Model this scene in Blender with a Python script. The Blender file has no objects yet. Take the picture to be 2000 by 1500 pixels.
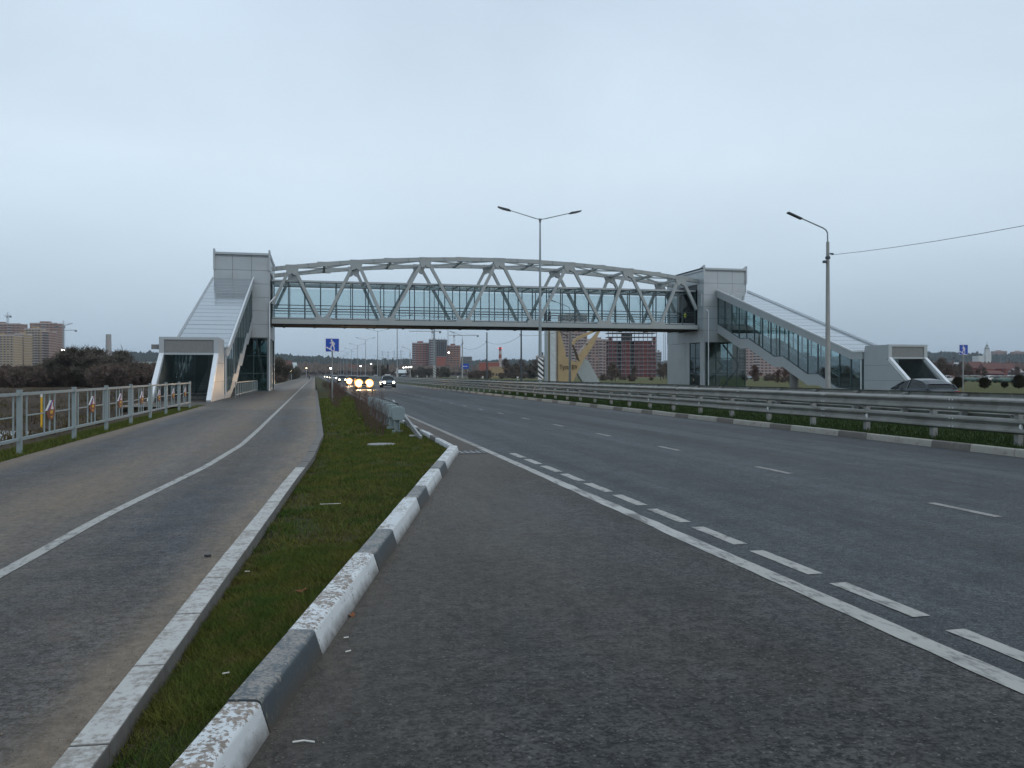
import bpy, bmesh, math, random
import numpy as np
from mathutils import Vector, Matrix
random.seed(7); np.random.seed(7)
R = math.radians
SC = bpy.context.scene
COL = SC.collection
# ---------------------------------------------------------------- camera
# world frame: +Y runs along the road away from the camera, +X across it, Z up (metres)
CAM_H = 1.6
YAW = math.atan2(-385, 1618)           # the road vanishes left of the picture's centre
cam_data = bpy.data.cameras.new('camera'); cam = bpy.data.objects.new('camera', cam_data); COL.objects.link(cam)
cam.location = (0, 0, CAM_H); cam.rotation_euler = (R(90), 0, YAW)
cam_data.sensor_width = 36; cam_data.lens = 1618 / 2000 * 36; cam_data.shift_y = -0.009
cam_data.clip_start = 0.05; cam_data.clip_end = 12000
SC.camera = cam
# ---------------------------------------------------------------- world: dull overcast late afternoon
SUN_EL, SUN_AZ = R(38), R(150)
world = bpy.data.worlds.new('World'); SC.world = world; world.use_nodes = True
nt = world.node_tree; nt.nodes.clear(); N = nt.nodes.new; Lk = nt.links.new
out = N('ShaderNodeOutputWorld'); sky = N('ShaderNodeTexSky'); sky.sky_type = 'NISHITA'; sky.sun_disc = False
sky.sun_elevation = SUN_EL; sky.sun_rotation = SUN_AZ; sky.air_density = 1.0; sky.dust_density = 2.0
bg1 = N('ShaderNodeBackground'); bg1.inputs[1].default_value = 0.012; Lk(sky.outputs[0], bg1.inputs[0])
tc = N('ShaderNodeTexCoord'); sep = N('ShaderNodeSeparateXYZ'); Lk(tc.outputs['Generated'], sep.inputs[0])
rmp = N('ShaderNodeValToRGB'); Lk(sep.outputs[2], rmp.inputs[0])
cr = rmp.color_ramp; cr.elements[0].position = 0.0; cr.elements[0].color = (.385, .505, .635, 1)
cr.elements[1].position = 1.0; cr.elements[1].color = (.56, .675, .80, 1)
for p_, c_ in ((.06, (.445, .565, .69, 1)), (.14, (.58, .705, .82, 1)), (.24, (.66, .785, .885, 1)), (.42, (.61, .735, .86, 1))):
    e = cr.elements.new(p_); e.color = c_
mp = N('ShaderNodeMapping'); mp.inputs['Scale'].default_value = (1.1, 1.1, 2.4); Lk(tc.outputs['Generated'], mp.inputs[0])
nz = N('ShaderNodeTexNoise'); nz.inputs['Scale'].default_value = 1.5; nz.inputs['Detail'].default_value = 6; nz.inputs['Roughness'].default_value = .5; nz.inputs['Distortion'].default_value = .4
Lk(mp.outputs[0], nz.inputs[0])
mr = N('ShaderNodeMapRange'); mr.inputs[1].default_value = .3; mr.inputs[2].default_value = .7; mr.inputs[3].default_value = .84; mr.inputs[4].default_value = 1.02
Lk(nz.outputs[0], mr.inputs[0])
bg2 = N('ShaderNodeBackground'); Lk(rmp.outputs[0], bg2.inputs[0]); Lk(mr.outputs[0], bg2.inputs[1])
ad = N('ShaderNodeAddShader'); Lk(bg1.outputs[0], ad.inputs[0]); Lk(bg2.outputs[0], ad.inputs[1]); Lk(ad.outputs[0], out.inputs[0])
sun_d = bpy.data.lights.new('sun', 'SUN'); sun_d.energy = 0.5; sun_d.angle = R(40); sun_d.color = (1, .97, .93)
sun = bpy.data.objects.new('sun', sun_d); COL.objects.link(sun); sun.rotation_euler = (R(90) - SUN_EL, 0, R(180) - SUN_AZ)
SC.view_settings.view_transform = 'Standard'; SC.view_settings.look = 'None'; SC.view_settings.gamma = 1
SC.view_settings.exposure = 0.0; SC.view_settings.use_curve_mapping = False
SC.cycles.max_bounces = 8; SC.cycles.transparent_max_bounces = 24; SC.cycles.volume_bounces = 0
SC.cycles.volume_step_rate = 5; SC.cycles.use_denoising = True
HAZE = 0.0001
# ---------------------------------------------------------------- placing helpers
FX = 1618.0
CY, SY = math.cos(YAW), math.sin(YAW)
def cf(X, d):                       # camera-frame ground point (right, forward) -> world x, y
    return (CY * X - SY * d, SY * X + CY * d)
def at(px, d):                      # point seen in column px (of 2000) at depth d
    return cf((px - 1000) / FX * d, d)
def gnd(px, py, z=0.0):
    d = FX * (CAM_H - z) / (py - 732.0); return at(px, d)
def zat(py, d): return CAM_H + (732.0 - py) * d / FX
def atx(px, x):                     # depth at which column px meets the line x = const
    u = (px - 1000) / FX; return x / (CY * u - SY)
# ---------------------------------------------------------------- materials
MATS = {}
def newmat(name):
    m = bpy.data.materials.new(name); m.use_nodes = True; MATS[name] = m
    return m, m.node_tree, m.node_tree.nodes['Principled BSDF']
def noise(t, scale, detail=4, rough=.55, vec=None, stretch=None, dist=0):
    n = t.nodes.new('ShaderNodeTexNoise'); n.inputs['Scale'].default_value = scale; n.inputs['Detail'].default_value = detail
    n.inputs['Roughness'].default_value = rough; n.inputs['Distortion'].default_value = dist
    g = t.nodes.new('ShaderNodeNewGeometry') if vec is None else None
    src = g.outputs['Position'] if vec is None else vec
    if stretch:
        mpn = t.nodes.new('ShaderNodeMapping'); mpn.inputs['Scale'].default_value = stretch; t.links.new(src, mpn.inputs[0]); src = mpn.outputs[0]
    t.links.new(src, n.inputs['Vector']); return n.outputs[0]
def ramp(t, fac, lo, hi, a=0.0, b=1.0):
    n = t.nodes.new('ShaderNodeMapRange'); n.inputs[1].default_value = lo; n.inputs[2].default_value = hi
    n.inputs[3].default_value = a; n.inputs[4].default_value = b; t.links.new(fac, n.inputs[0]); return n.outputs[0]
def mix(t, fac, a, b):
    n = t.nodes.new('ShaderNodeMix'); n.data_type = 'RGBA'
    if isinstance(fac, (int, float)): n.inputs[0].default_value = fac
    else: t.links.new(fac, n.inputs[0])
    for i, c in ((6, a), (7, b)):
        if isinstance(c, tuple): n.inputs[i].default_value = (*c, 1)
        else: t.links.new(c, n.inputs[i])
    return n.outputs[2]
def math_(t, op, a, b=None):
    n = t.nodes.new('ShaderNodeMath'); n.operation = op
    for i, v in enumerate((a, b)):
        if v is None: continue
        if isinstance(v, (int, float)): n.inputs[i].default_value = v
        else: t.links.new(v, n.inputs[i])
    return n.outputs[0]
def bump(t, b, h, strength=.3, dist=.01):
    n = t.nodes.new('ShaderNodeBump'); n.inputs['Strength'].default_value = strength; n.inputs['Distance'].default_value = dist
    t.links.new(h, n.inputs['Height']); t.links.new(n.outputs[0], b.inputs['Normal'])
def plain(name, c, rough=.6, metal=0, var=.12, vs=3.0, dirt=None, dirt_s=1.2, spec=.5, bmp=0, bs=40):
    """a solid material with soft mottling, and optional dirt colour in patches"""
    m, t, b = newmat(name)
    n = noise(t, vs, 5)
    lo = tuple(max(0, v * (1 - var)) for v in c); hi = tuple(min(1, v * (1 + var)) for v in c)
    col = mix(t, ramp(t, n, .3, .7), lo, hi)
    if dirt:
        d = ramp(t, noise(t, dirt_s, 6, .65), .5, .72, 0, .75); col = mix(t, d, col, dirt)
    t.links.new(col, b.inputs['Base Color']); b.inputs['Roughness'].default_value = rough; b.inputs['Metallic'].default_value = metal
    b.inputs['Specular IOR Level'].default_value = spec
    if bmp: bump(t, b, noise(t, bs, 3), bmp, .005)
    return m
def glow(name, c, s):
    m, t, b = newmat(name); b.inputs['Base Color'].default_value = (*c, 1); b.inputs['Emission Color'].default_value = (*c, 1)
    b.inputs['Emission Strength'].default_value = s; return m
def glass(name, tint, refl=.25, rough=.02):
    m, t, b = newmat(name); t.nodes.remove(b)
    tr = t.nodes.new('ShaderNodeBsdfTransparent'); tr.inputs[0].default_value = (*tint, 1)
    gl = t.nodes.new('ShaderNodeBsdfGlossy'); gl.inputs['Roughness'].default_value = rough; gl.inputs[0].default_value = (.9, .95, .95, 1)
    lw = t.nodes.new('ShaderNodeLayerWeight'); lw.inputs[0].default_value = .5
    f = ramp(t, math_(t, 'POWER', lw.outputs['Facing'], 4.5), 0, 1, refl, .95)
    mx = t.nodes.new('ShaderNodeMixShader'); t.links.new(f, mx.inputs[0]); t.links.new(tr.outputs[0], mx.inputs[1]); t.links.new(gl.outputs[0], mx.inputs[2])
    t.links.new(mx.outputs[0], t.nodes['Material Output'].inputs[0]); return m
def asphalt(name, dark, light, dust, dust_amt, stretch=(1, .12, 1), rough=.62, agg=70, attr=False, wet=0.0):
    m, t, b = newmat(name)
    fine = noise(t, agg, 3, .75); fine2 = noise(t, agg * .28, 5, .75)
    broad = noise(t, .5, 5, .6, stretch=stretch); mid = noise(t, 2.3, 5, .6)
    f = math_(t, 'ADD', math_(t, 'MULTIPLY', fine, .9), math_(t, 'MULTIPLY', fine2, .75))
    col = mix(t, ramp(t, f, .73, .92), dark, light)
    blot = ramp(t, math_(t, 'ADD', math_(t, 'MULTIPLY', noise(t, agg * .045, 4, .6), .5), math_(t, 'MULTIPLY', noise(t, 1.1, 4, .6, stretch=(1.6, .06, 1)), .5)), .38, .62, .55, 1.45); vm = t.nodes.new('ShaderNodeVectorMath'); vm.operation = 'SCALE'; t.links.new(col, vm.inputs[0]); t.links.new(blot, vm.inputs['Scale']); col = vm.outputs[0]
    spark = ramp(t, noise(t, agg * 1.1, 1), .655, .70, 0, .7); col = mix(t, spark, col, tuple(min(1, v * 2.6) for v in light))
    d = math_(t, 'ADD', ramp(t, broad, .42, .68, 0, 1), ramp(t, mid, .45, .75, -.15, .45))
    d = math_(t, 'MULTIPLY', d, dust_amt)
    if attr:
        a = t.nodes.new('ShaderNodeAttribute'); a.attribute_name = 'dust'
        br = ramp(t, noise(t, 5, 6, .75, stretch=(1, .25, 1)), .3, .7, .45, 1.3)
        d = math_(t, 'ADD', d, math_(t, 'MULTIPLY', a.outputs['Fac'], br))
    n = t.nodes.new('ShaderNodeClamp'); t.links.new(d, n.inputs[0]); n.inputs[2].default_value = .92
    dcol = mix(t, ramp(t, fine2, .35, .65), tuple(v * .75 for v in dust), tuple(v * 1.2 for v in dust))
    col = mix(t, n.outputs[0], col, dcol)
    t.links.new(col, b.inputs['Base Color'])
    t.links.new(ramp(t, broad, .3, .7, rough - .12 - wet, rough + .1), b.inputs['Roughness'])
    b.inputs['Specular IOR Level'].default_value = .22
    bump(t, b, f, .85, .010); return m
def worn(name, paint, under, lo, hi, vs=14, rough=.6, topmore=False, strength=1.0, stretch=None, grime=False):
    """paint chipped off in patches so that what lies under shows"""
    m, t, b = newmat(name)
    n1 = noise(t, vs, 7, .7, stretch=stretch); n2 = noise(t, vs * .16, 3)
    v = math_(t, 'ADD', n1, math_(t, 'MULTIPLY', math_(t, 'SUBTRACT', n2, .5), .5))
    if topmore:
        g = t.nodes.new('ShaderNodeNewGeometry'); s = t.nodes.new('ShaderNodeSeparateXYZ'); t.links.new(g.outputs['Normal'], s.inputs[0])
        v = math_(t, 'ADD', v, ramp(t, s.outputs[2], .3, .95, -.12, .03))
    f = ramp(t, v, lo, hi, 0, strength)
    pc = mix(t, ramp(t, noise(t, 2.2, 5), .3, .7), tuple(c * .86 for c in paint), paint)
    uc = mix(t, ramp(t, noise(t, 60, 3), .3, .7), tuple(c * .6 for c in under), tuple(c * 1.3 for c in under))
    g2 = t.nodes.new('ShaderNodeNewGeometry'); s2 = t.nodes.new('ShaderNodeSeparateXYZ'); t.links.new(g2.outputs['Position'], s2.inputs[0])
    gr_ = math_(t, 'MULTIPLY', ramp(t, math_(t, 'ADD', s2.outputs[2], math_(t, 'MULTIPLY', noise(t, 11, 5, .7), -.11)), -.05, .03, .8, 0), 1.0 if grime else 0.0)
    t.links.new(mix(t, gr_, mix(t, f, pc, uc), (.085, .068, .052)), b.inputs['Base Color']); b.inputs['Roughness'].default_value = rough
    bump(t, b, math_(t, 'ADD', math_(t, 'MULTIPLY', f, -.5), noise(t, 90, 2)), .3, .004); return m
def grassy(name, cols, rough=.9, stretch=None, s1=.6, s2=7, s3=60):
    m, t, b = newmat(name)
    a = noise(t, s1, 5, .6, stretch=stretch); c = noise(t, s2, 5, .7); e = noise(t, s3, 3, .7)
    col = mix(t, ramp(t, a, .35, .65), cols[0], cols[1]); col = mix(t, ramp(t, c, .52, .72, 0, .85), col, cols[2])
    col = mix(t, ramp(t, e, .35, .7, 0, .6), col, tuple(v * .45 for v in cols[0]))
    t.links.new(col, b.inputs['Base Color']); b.inputs['Roughness'].default_value = rough; b.inputs['Specular IOR Level'].default_value = .15
    bump(t, b, math_(t, 'ADD', e, c), .6, .03); return m
M = MATS
asphalt('road_asphalt', (.010, .0115, .013), (.070, .075, .080), (.075, .071, .066), .36, stretch=(1.2, .05, 1), wet=.04, agg=50)
asphalt('bay_asphalt', (.003, .0033, .0036), (.060, .058, .055), (.090, .074, .058), .26, stretch=(.9, .35, 1), agg=34, attr=True)
asphalt('path_asphalt', (.007, .008, .009), (.078, .078, .080), (.20, .155, .112), .34, stretch=(1.5, .28, 1), attr=True, agg=44)
asphalt('side_road_asphalt', (.10, .115, .12), (.16, .175, .18), (.15, .15, .14), .3, rough=.5)
worn('marking_paint', (.40, .39, .355), (.10, .096, .088), .49, .66, vs=19, strength=.8, stretch=(1, .35, 1))
worn('old_marking_paint', (.30, .285, .255), (.105, .102, .098), .46, .62, vs=16, strength=.85)
worn('smeared_marking_paint', (.44, .43, .40), (.10, .095, .085), .47, .63, vs=9, strength=.9, stretch=(1, .18, 1))
worn('white_kerb_paint', (.66, .68, .68), (.24, .20, .16), .56, .60, vs=34, topmore=True, grime=True)
worn('white_kerb_paint_near', (.68, .70, .70), (.25, .20, .16), .505, .55, vs=36, topmore=True, grime=True)
worn('dark_kerb_paint', (.060, .075, .083), (.22, .20, .175), .48, .56, vs=40, topmore=True, rough=.42, grime=True)
worn('path_kerb_paint', (.50, .49, .46), (.24, .205, .17), .47, .60, vs=22, strength=.8)
worn('median_kerb_white', (.34, .32, .275), (.20, .18, .15), .52, .66, vs=9, strength=.7)
worn('median_kerb_dark', (.13, .115, .098), (.20, .18, .15), .52, .66, vs=9, strength=.6)
plain('kerb_concrete', (.15, .14, .128), .85, var=.2, vs=9, dirt=(.13, .11, .085), bmp=.3)
grassy('lawn', ((.038, .048, .014), (.080, .070, .024), (.110, .078, .045)), s2=4)
grassy('median_grass', ((.028, .060, .014), (.055, .078, .020), (.055, .055, .030)))
grassy('right_grass', ((.085, .095, .028), (.12, .11, .04), (.17, .15, .08)), s1=.15)
grassy('mud_field', ((.045, .028, .019), (.095, .066, .038), (.016, .012, .010)), s1=.16, s2=1.1, s3=9)
grassy('far_ground', ((.070, .062, .036), (.085, .085, .040), (.060, .048, .034)), s1=.01, s2=.1, s3=1)
grassy('dry_bank', ((.105, .070, .045), (.080, .060, .040), (.050, .045, .028)), s1=.12, s2=1.1, s3=9)
plain('soil', (.075, .055, .038), .95, var=.4, vs=6, bmp=.6)
plain('facade_panel', (.42, .45, .465), .42, metal=.25, var=.05, vs=.7, dirt=(.40, .41, .41), dirt_s=.5)
plain('bright_trim', (.72, .75, .77), .35, metal=.1, var=.05)
plain('roof_sheet', (.40, .435, .455), .13, metal=.75, var=.05, vs=.5)
plain('truss_paint', (.355, .385, .385), .55, var=.07, vs=.9, dirt=(.35, .33, .29), dirt_s=.9)
plain('dark_frame', (.040, .070, .078), .4, var=.1)
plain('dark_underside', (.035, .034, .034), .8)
plain('dark_core', (.10, .105, .11), .8)
plain('concrete', (.30, .30, .29), .85, var=.12, vs=2, bmp=.2)
plain('step_stone', (.13, .135, .135), .8, var=.15)
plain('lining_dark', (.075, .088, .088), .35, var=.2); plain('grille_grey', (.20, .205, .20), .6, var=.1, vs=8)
plain('galvanised', (.30, .305, .30), .48, metal=.45, var=.13, vs=1.6, dirt=(.20, .185, .16), dirt_s=1.1)
plain('barrier_steel', (.27, .27, .25), .52, metal=.35, var=.15, vs=1.3, dirt=(.155, .140, .115), dirt_s=2.2)
plain('fence_paint', (.25, .30, .305), .45, var=.06)
plain('spacer_grey', (.21, .265, .275), .5, var=.08)
plain('lamp_steel', (.30, .33, .34), .5, metal=.4, var=.08)
plain('lamp_dark', (.055, .065, .075), .5)
plain('pole_concrete', (.33, .33, .31), .85, var=.12, vs=3)
plain('sign_blue', (.012, .075, .42), .4, var=.05)
plain('sign_white', (.74, .68, .70), .45, var=.03)
plain('white_paint', (.74, .74, .73), .5, var=.04)
plain('black_paint', (.03, .03, .032), .5)
plain('red_paint', (.42, .035, .025), .5)
plain('dark_blue_paint', (.03, .03, .22), .5)
plain('orange_brown_paint', (.20, .055, .025), .5)
plain('yellow_paint', (.70, .40, .02), .5)
plain('gold_sheet', (.46, .34, .185), .5, metal=.1, var=.08, vs=1)
plain('silver_sheet', (.40, .44, .45), .42, metal=.35, var=.06)
plain('stroke_brown', (.07, .05, .03), .5)
plain('tar', (.008, .008, .008), 1, spec=.05); plain('rubber', (.02, .02, .02), .8); plain('chrome', (.5, .5, .5), .2, metal=1)
plain('bark', (.075, .058, .048), .95, var=.3, vs=5)
plain('twig_brown', (.120, .090, .072), .95, var=.35, vs=.8)
plain('twig_dark', (.098, .086, .066), .95, var=.4, vs=.7)
plain('twig_red', (.115, .070, .056), .95, var=.3, vs=2)
plain('juniper', (.045, .040, .022), .95, var=.4, vs=3)
plain('wood_far', (.040, .052, .048), 1, var=.3, vs=.02)
plain('hill_brown', (.075, .062, .052), 1, var=.3, vs=.02)
plain('brick_pink', (.30, .095, .065), .9, var=.12, vs=.3)
plain('brick_orange', (.29, .12, .065), .9, var=.12, vs=.3)
plain('brick_red', (.14, .022, .014), .9, var=.18, vs=.3)
plain('brick_pale', (.33, .215, .18), .9, var=.1, vs=.3)
plain('plaster_beige', (.36, .255, .14), .9, var=.08, vs=.2)
plain('plaster_mauve', (.25, .14, .105), .9, var=.1, vs=.2)
plain('raw_concrete', (.12, .135, .135), .9, var=.15, vs=.3)
plain('slab_pale', (.46, .40, .375), .9)
plain('slab_grey', (.36, .31, .31), .9)
plain('window_dark', (.03, .032, .038), .3)
plain('roof_red', (.13, .055, .045), .8); plain('roof_white', (.55, .60, .60), .6); plain('wall_white', (.55, .56, .55), .8)
plain('teal_fascia', (.35, .47, .46), .6)
plain('crane_paint', (.32, .34, .36), .6)
plain('skin', (.45, .28, .22), .6); plain('coat_black', (.02, .02, .025), .9); plain('coat_blue', (.05, .07, .10), .9)
plain('trousers_dark', (.03, .03, .04), .9); plain('hair_dark', (.03, .02, .015), .8); plain('vest_yellow', (.75, .75, .03), .7)
plain('car_silver_blue', (.20, .24, .28), .3, metal=.5, var=.03); plain('car_dark', (.055, .065, .072), .28, metal=.5, var=.03)
plain('car_white', (.6, .6, .6), .3, var=.03); plain('car_red', (.25, .03, .03), .3, var=.03); plain('car_black', (.02, .02, .022), .25, var=.03)
plain('car_green', (.05, .10, .09), .3, metal=.3, var=.03)
plain('dry_leaf', (.22, .08, .03), .9, var=.3); plain('litter_white', (.65, .63, .58), .8)
m_, t_, b_ = newmat('water'); b_.inputs['Base Color'].default_value = (.03, .028, .024, 1); b_.inputs['Roughness'].default_value = .06
bump(t_, b_, noise(t_, 7, 3), .06, .02)
glass('bridge_glass', (.865, .905, .91), .03); glass('stair_glass', (.80, .88, .88), .12); glass('tower_glass', (.48, .57, .57), .05)
glass('car_glass', (.10, .12, .12), .05)
glow('headlight_glow', (1, .78, .45), 40); glow('headlight_halo', (1, .42, .12), 2.6); glow('headlight_small', (1, .86, .58), 16); glow('tail_glow', (1, .05, .03), 2.5)
glow('lamp_warm', (1, .80, .42), 9); glow('lamp_white', (1, .98, .92), 12); glow('lamp_dim', (1, .95, .85), 2.0)
# ---------------------------------------------------------------- mesh building
class MB:
    def __init__(s): s.v = []; s.f = []; s.m = []
    def add(s, vs, fs, mi=0):
        o = len(s.v); s.v += [tuple(p) for p in vs]; s.f += [tuple(i + o for i in f) for f in fs]; s.m += [mi] * len(fs); return s
    def box(s, x0, x1, y0, y1, z0, z1, mi=0):
        if x0 > x1: x0, x1 = x1, x0
        if y0 > y1: y0, y1 = y1, y0
        return s.add([(x0, y0, z0), (x1, y0, z0), (x1, y1, z0), (x0, y1, z0), (x0, y0, z1), (x1, y0, z1), (x1, y1, z1), (x0, y1, z1)],
              [(0, 3, 2, 1), (4, 5, 6, 7), (0, 1, 5, 4), (1, 2, 6, 5), (2, 3, 7, 6), (3, 0, 4, 7)], mi)
    def beam(s, a, b, w, h, up=(0, 0, 1), mi=0):
        a, b = Vector(a), Vector(b); d = (b - a).normalized(); u = Vector(up)
        r = d.cross(u)
        if r.length < 1e-4: r = d.cross(Vector((1, 0, 0)))
        r.normalize(); u = r.cross(d).normalized(); r = r * w / 2; u = u * h / 2
        vs = [a - r - u, a + r - u, a + r + u, a - r + u, b - r - u, b + r - u, b + r + u, b - r + u]
        return s.add(vs, [(0, 3, 2, 1), (4, 5, 6, 7), (0, 1, 5, 4), (1, 2, 6, 5), (2, 3, 7, 6), (3, 0, 4, 7)][::1], mi)
    def tube(s, a, b, r0, r1=None, n=10, mi=0, caps=True):
        r1 = r0 if r1 is None else r1
        a, b = Vector(a), Vector(b); d = (b - a)
        if d.length < 1e-6: return s
        d.normalize(); x = d.orthogonal().normalized(); y = d.cross(x)
        vs = []
        for c, r in ((a, r0), (b, r1)):
            for i in range(n):
                t = 2 * math.pi * i / n; vs.append(c + x * math.cos(t) * r + y * math.sin(t) * r)
        fs = [(i, (i + 1) % n, n + (i + 1) % n, n + i) for i in range(n)]
        if caps: fs += [tuple(range(n))[::-1], tuple(range(n, 2 * n))]
        return s.add(vs, fs, mi)
    def prism(s, poly, axis, a0, a1, mi=0):
        """poly in the plane normal to axis: x->(y,z)  y->(x,z)  z->(x,y)"""
        def P(p, a): return {'x': (a, p[0], p[1]), 'y': (p[0], a, p[1]), 'z': (p[0], p[1], a)}[axis]
        n = len(poly); vs = [P(p, a0) for p in poly] + [P(p, a1) for p in poly]
        fs = [(i, (i + 1) % n, n + (i + 1) % n, n + i) for i in range(n)] + [tuple(range(n))[::-1], tuple(range(n, 2 * n))]
        return s.add(vs, fs, mi)
    def mesh(s, name, mats, off=(0, 0, 0), smooth=False):
        me = bpy.data.meshes.new(name); ox, oy, oz = off
        me.from_pydata([(x - ox, y - oy, z - oz) for x, y, z in s.v], [], s.f)
        for m in (mats if isinstance(mats, (list, tuple)) else [mats]): me.materials.append(MATS[m])
        me.polygons.foreach_set('material_index', s.m)
        bm = bmesh.new(); bm.from_mesh(me); bmesh.ops.recalc_face_normals(bm, faces=bm.faces)
        if smooth:
            for f in bm.faces: f.smooth = True
            for e in bm.edges:
                if len(e.link_faces) == 2 and e.calc_face_angle(0) > .7: e.smooth = False
        bm.to_mesh(me); bm.free(); me.update(); return me
    def build(s, name, mats, parent=None, smooth=False, bevel=0, local=False):
        off = (0, 0, 0)
        if parent is not None and not local:
            p = parent; off = Vector((0, 0, 0))
            while p is not None: off = off + p.location; p = p.parent
        o = bpy.data.objects.new(name, s.mesh(name, mats, off, smooth)); COL.objects.link(o)
        if parent is not None: o.parent = parent
        if bevel:
            b = o.modifiers.new('bevel', 'BEVEL'); b.width = bevel; b.segments = 2; b.limit_method = 'ANGLE'
        return o
def part(name, mesh, parent, loc=(0, 0, 0), rot=(0, 0, 0), scale=(1, 1, 1)):
    o = bpy.data.objects.new(name, mesh); COL.objects.link(o); o.parent = parent; o.location = loc; o.rotation_euler = rot; o.scale = scale; return o
def tag(o, label=None, cat=None, group=None, kind=None):
    if label: o['label'] = label
    if cat: o['category'] = cat
    if group: o['group'] = group
    if kind: o['kind'] = kind
    return o
def empty(name, loc, label, cat, group=None, rz=0):
    o = bpy.data.objects.new(name, None); COL.objects.link(o); o.location = loc; o.rotation_euler.z = rz; o.empty_display_size = .1
    return tag(o, label, cat, group)
CH = {}
def copy_tree(o, loc, label=None, rz=None, parent=None, scale=None):
    c = o.copy(); COL.objects.link(c)
    if parent is not None: c.parent = parent
    else:
        c.location = loc
        if rz is not None: c.rotation_euler.z = rz
        if scale: c.scale = scale
        if label: c['label'] = label
    for ch in o.children: copy_tree(ch, None, parent=c)
    return c
ORD = ['first', 'second', 'third', 'fourth', 'fifth', 'sixth', 'seventh', 'eighth', 'ninth', 'tenth', 'eleventh', 'twelfth', 'thirteenth', 'fourteenth', 'fifteenth', 'sixteenth', 'seventeenth', 'eighteenth']
# ================================================================ GROUND AND ROADS
def sheet(name, poly, z, mat, kind='structure', thick=0):
    b = MB(); b.add([(x, y, z) for x, y in poly], [tuple(range(len(poly)))])
    return tag(b.build(name, mat), kind=kind)
def strip(name, rows, mat, kind='structure', z=0.0, dust=None, cols=10):
    """grid sheet between left(y) and right(y); rows = [(xl, xr, y, zl, zr)]"""
    vs, fs, du = [], [], []
    for (xl, xr, y, zl, zr) in rows:
        for i in range(cols + 1):
            k = i / cols; x = xl + (xr - xl) * k; vs.append((x, y, zl + (zr - zl) * k)); du.append(dust(x, y, x - xl, xr - x) if dust else 0)
    n = cols + 1
    for r in range(len(rows) - 1):
        for i in range(cols): fs.append((r * n + i, r * n + i + 1, (r + 1) * n + i + 1, (r + 1) * n + i))
    me = bpy.data.meshes.new(name); me.from_pydata(vs, [], fs); me.materials.append(M[mat])
    if dust:
        a = me.attributes.new('dust', 'FLOAT', 'POINT'); a.data.foreach_set('value', du)
    o = bpy.data.objects.new(name, me); COL.objects.link(o); return tag(o, kind=kind)
def interp(pts, v):
    if v <= pts[0][0]: a, b = pts[0], pts[1]
    elif v >= pts[-1][0]: a, b = pts[-2], pts[-1]
    else:
        for a, b in zip(pts, pts[1:]):
            if a[0] <= v <= b[0]: break
    return a[1] + (b[1] - a[1]) * (v - a[0]) / (b[0] - a[0])
# base ground to the horizon
sheet('ground', [(-6000, -6000), (6000, -6000), (6000, 7000), (-6000, 7000)], -.35, 'far_ground')
# left field: muddy, gently lumpy
def field_z(x, y):
    e = min(1, max(0, (-6.9 - x) / 2.5))
    z = -.12 - .10 * e + e * (.05 * math.sin(x * .9 + 1.3 * math.sin(y * .35)) + .05 * math.sin(y * .6 + x * .23) + .035 * math.sin(x * 3.1 + y * .7) * math.sin(y * 1.9 - x))
    if y < 31 and x > -14: z -= .05 * e
    k = max(0, 1 - abs(y - 100 - .1 * x) / 26); z += 1.0 * k * k * (.6 + .4 * math.sin(x * .11)) * min(1, max(0, (-24 - x) / 14))
    return z
vs, fs = [], []
xs = [-6.3 - 0.55 * i for i in range(40)] + [-28.5 - 3 * i for i in range(60)]; ys = [-12 + .9 * j for j in range(70)] + [51 + 3.5 * j for j in range(42)]
for y in ys:
    for x in xs: vs.append((x, y, field_z(x, y)))
n = len(xs)
for j in range(len(ys) - 1):
    for i in range(n - 1): fs.append((j * n + i, j * n + i + 1, (j + 1) * n + i + 1, (j + 1) * n + i))
me = bpy.data.meshes.new('field'); me.from_pydata(vs, [], fs); me.materials.append(M['mud_field'])
for p in me.polygons: p.use_smooth = True
o = bpy.data.objects.new('field', me); COL.objects.link(o); tag(o, kind='structure')
tag(MB().add([(x, y, -.225) for x, y in ((-7.3, 12), (-7.2, 20), (-7.5, 24), (-8.2, 29), (-11, 31), (-17, 30), (-20, 24), (-19, 14), (-14, 10))], [tuple(range(9))]).build('puddle', 'water'), kind='structure')
# first carriageway and the side bay we stand in
KA0, KA1 = cf(-1.08, -9), cf(-1.08, 16.95)
XB, XM = 2.85, 13.3
tag(MB().add([(3.50, -40, 0), (XM, -40, 0), (XM, 1200, 0), (XB, 1200, 0), (XB, 150, 0), (3.50, 150, 0)], [(0, 1, 2, 3, 4, 5)]).build('road', 'road_asphalt'), kind='structure')
rows = []
for j in range(60):
    y = -9 + j * 25.9 / 59
    xl = KA0[0] + (KA1[0] - KA0[0]) * (y - KA0[1]) / (KA1[1] - KA0[1])
    rows.append((max(xl, -3), 3.50, y, 0, 0))
rows += [(XB, 3.50, 17 + .7 * j, 0, 0) for j in range(191)]
def bay_dust(x, y, l, r):
    return .85 * math.exp(-l / .35) + .55 * math.exp(-((x - 1.35 - .06 * y) / .8) ** 2) * min(1, max(0, (y - 3.0) / 5)) + .30 * math.exp(-((x - .55) / .25) ** 2) * min(1, max(0, (y - 2.6) / 2)) * max(0, 1 - y / 9) + .3 * math.exp(-r / .3) * (.4 if y < 10 else .8) + .5 * min(1, max(0, (y - 10) / 7))
strip('side_bay', rows, 'bay_asphalt', dust=bay_dust, cols=24)
# second carriageway beyond the median
sheet('second_road', [(20.1, -60), (31.0, -60), (31.0, 1200), (20.1, 1200)], 0.0, 'road_asphalt')
sheet('right_field', [(31.3, -80), (420, -80), (420, 520), (31.3, 520)], .05, 'right_grass')
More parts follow.
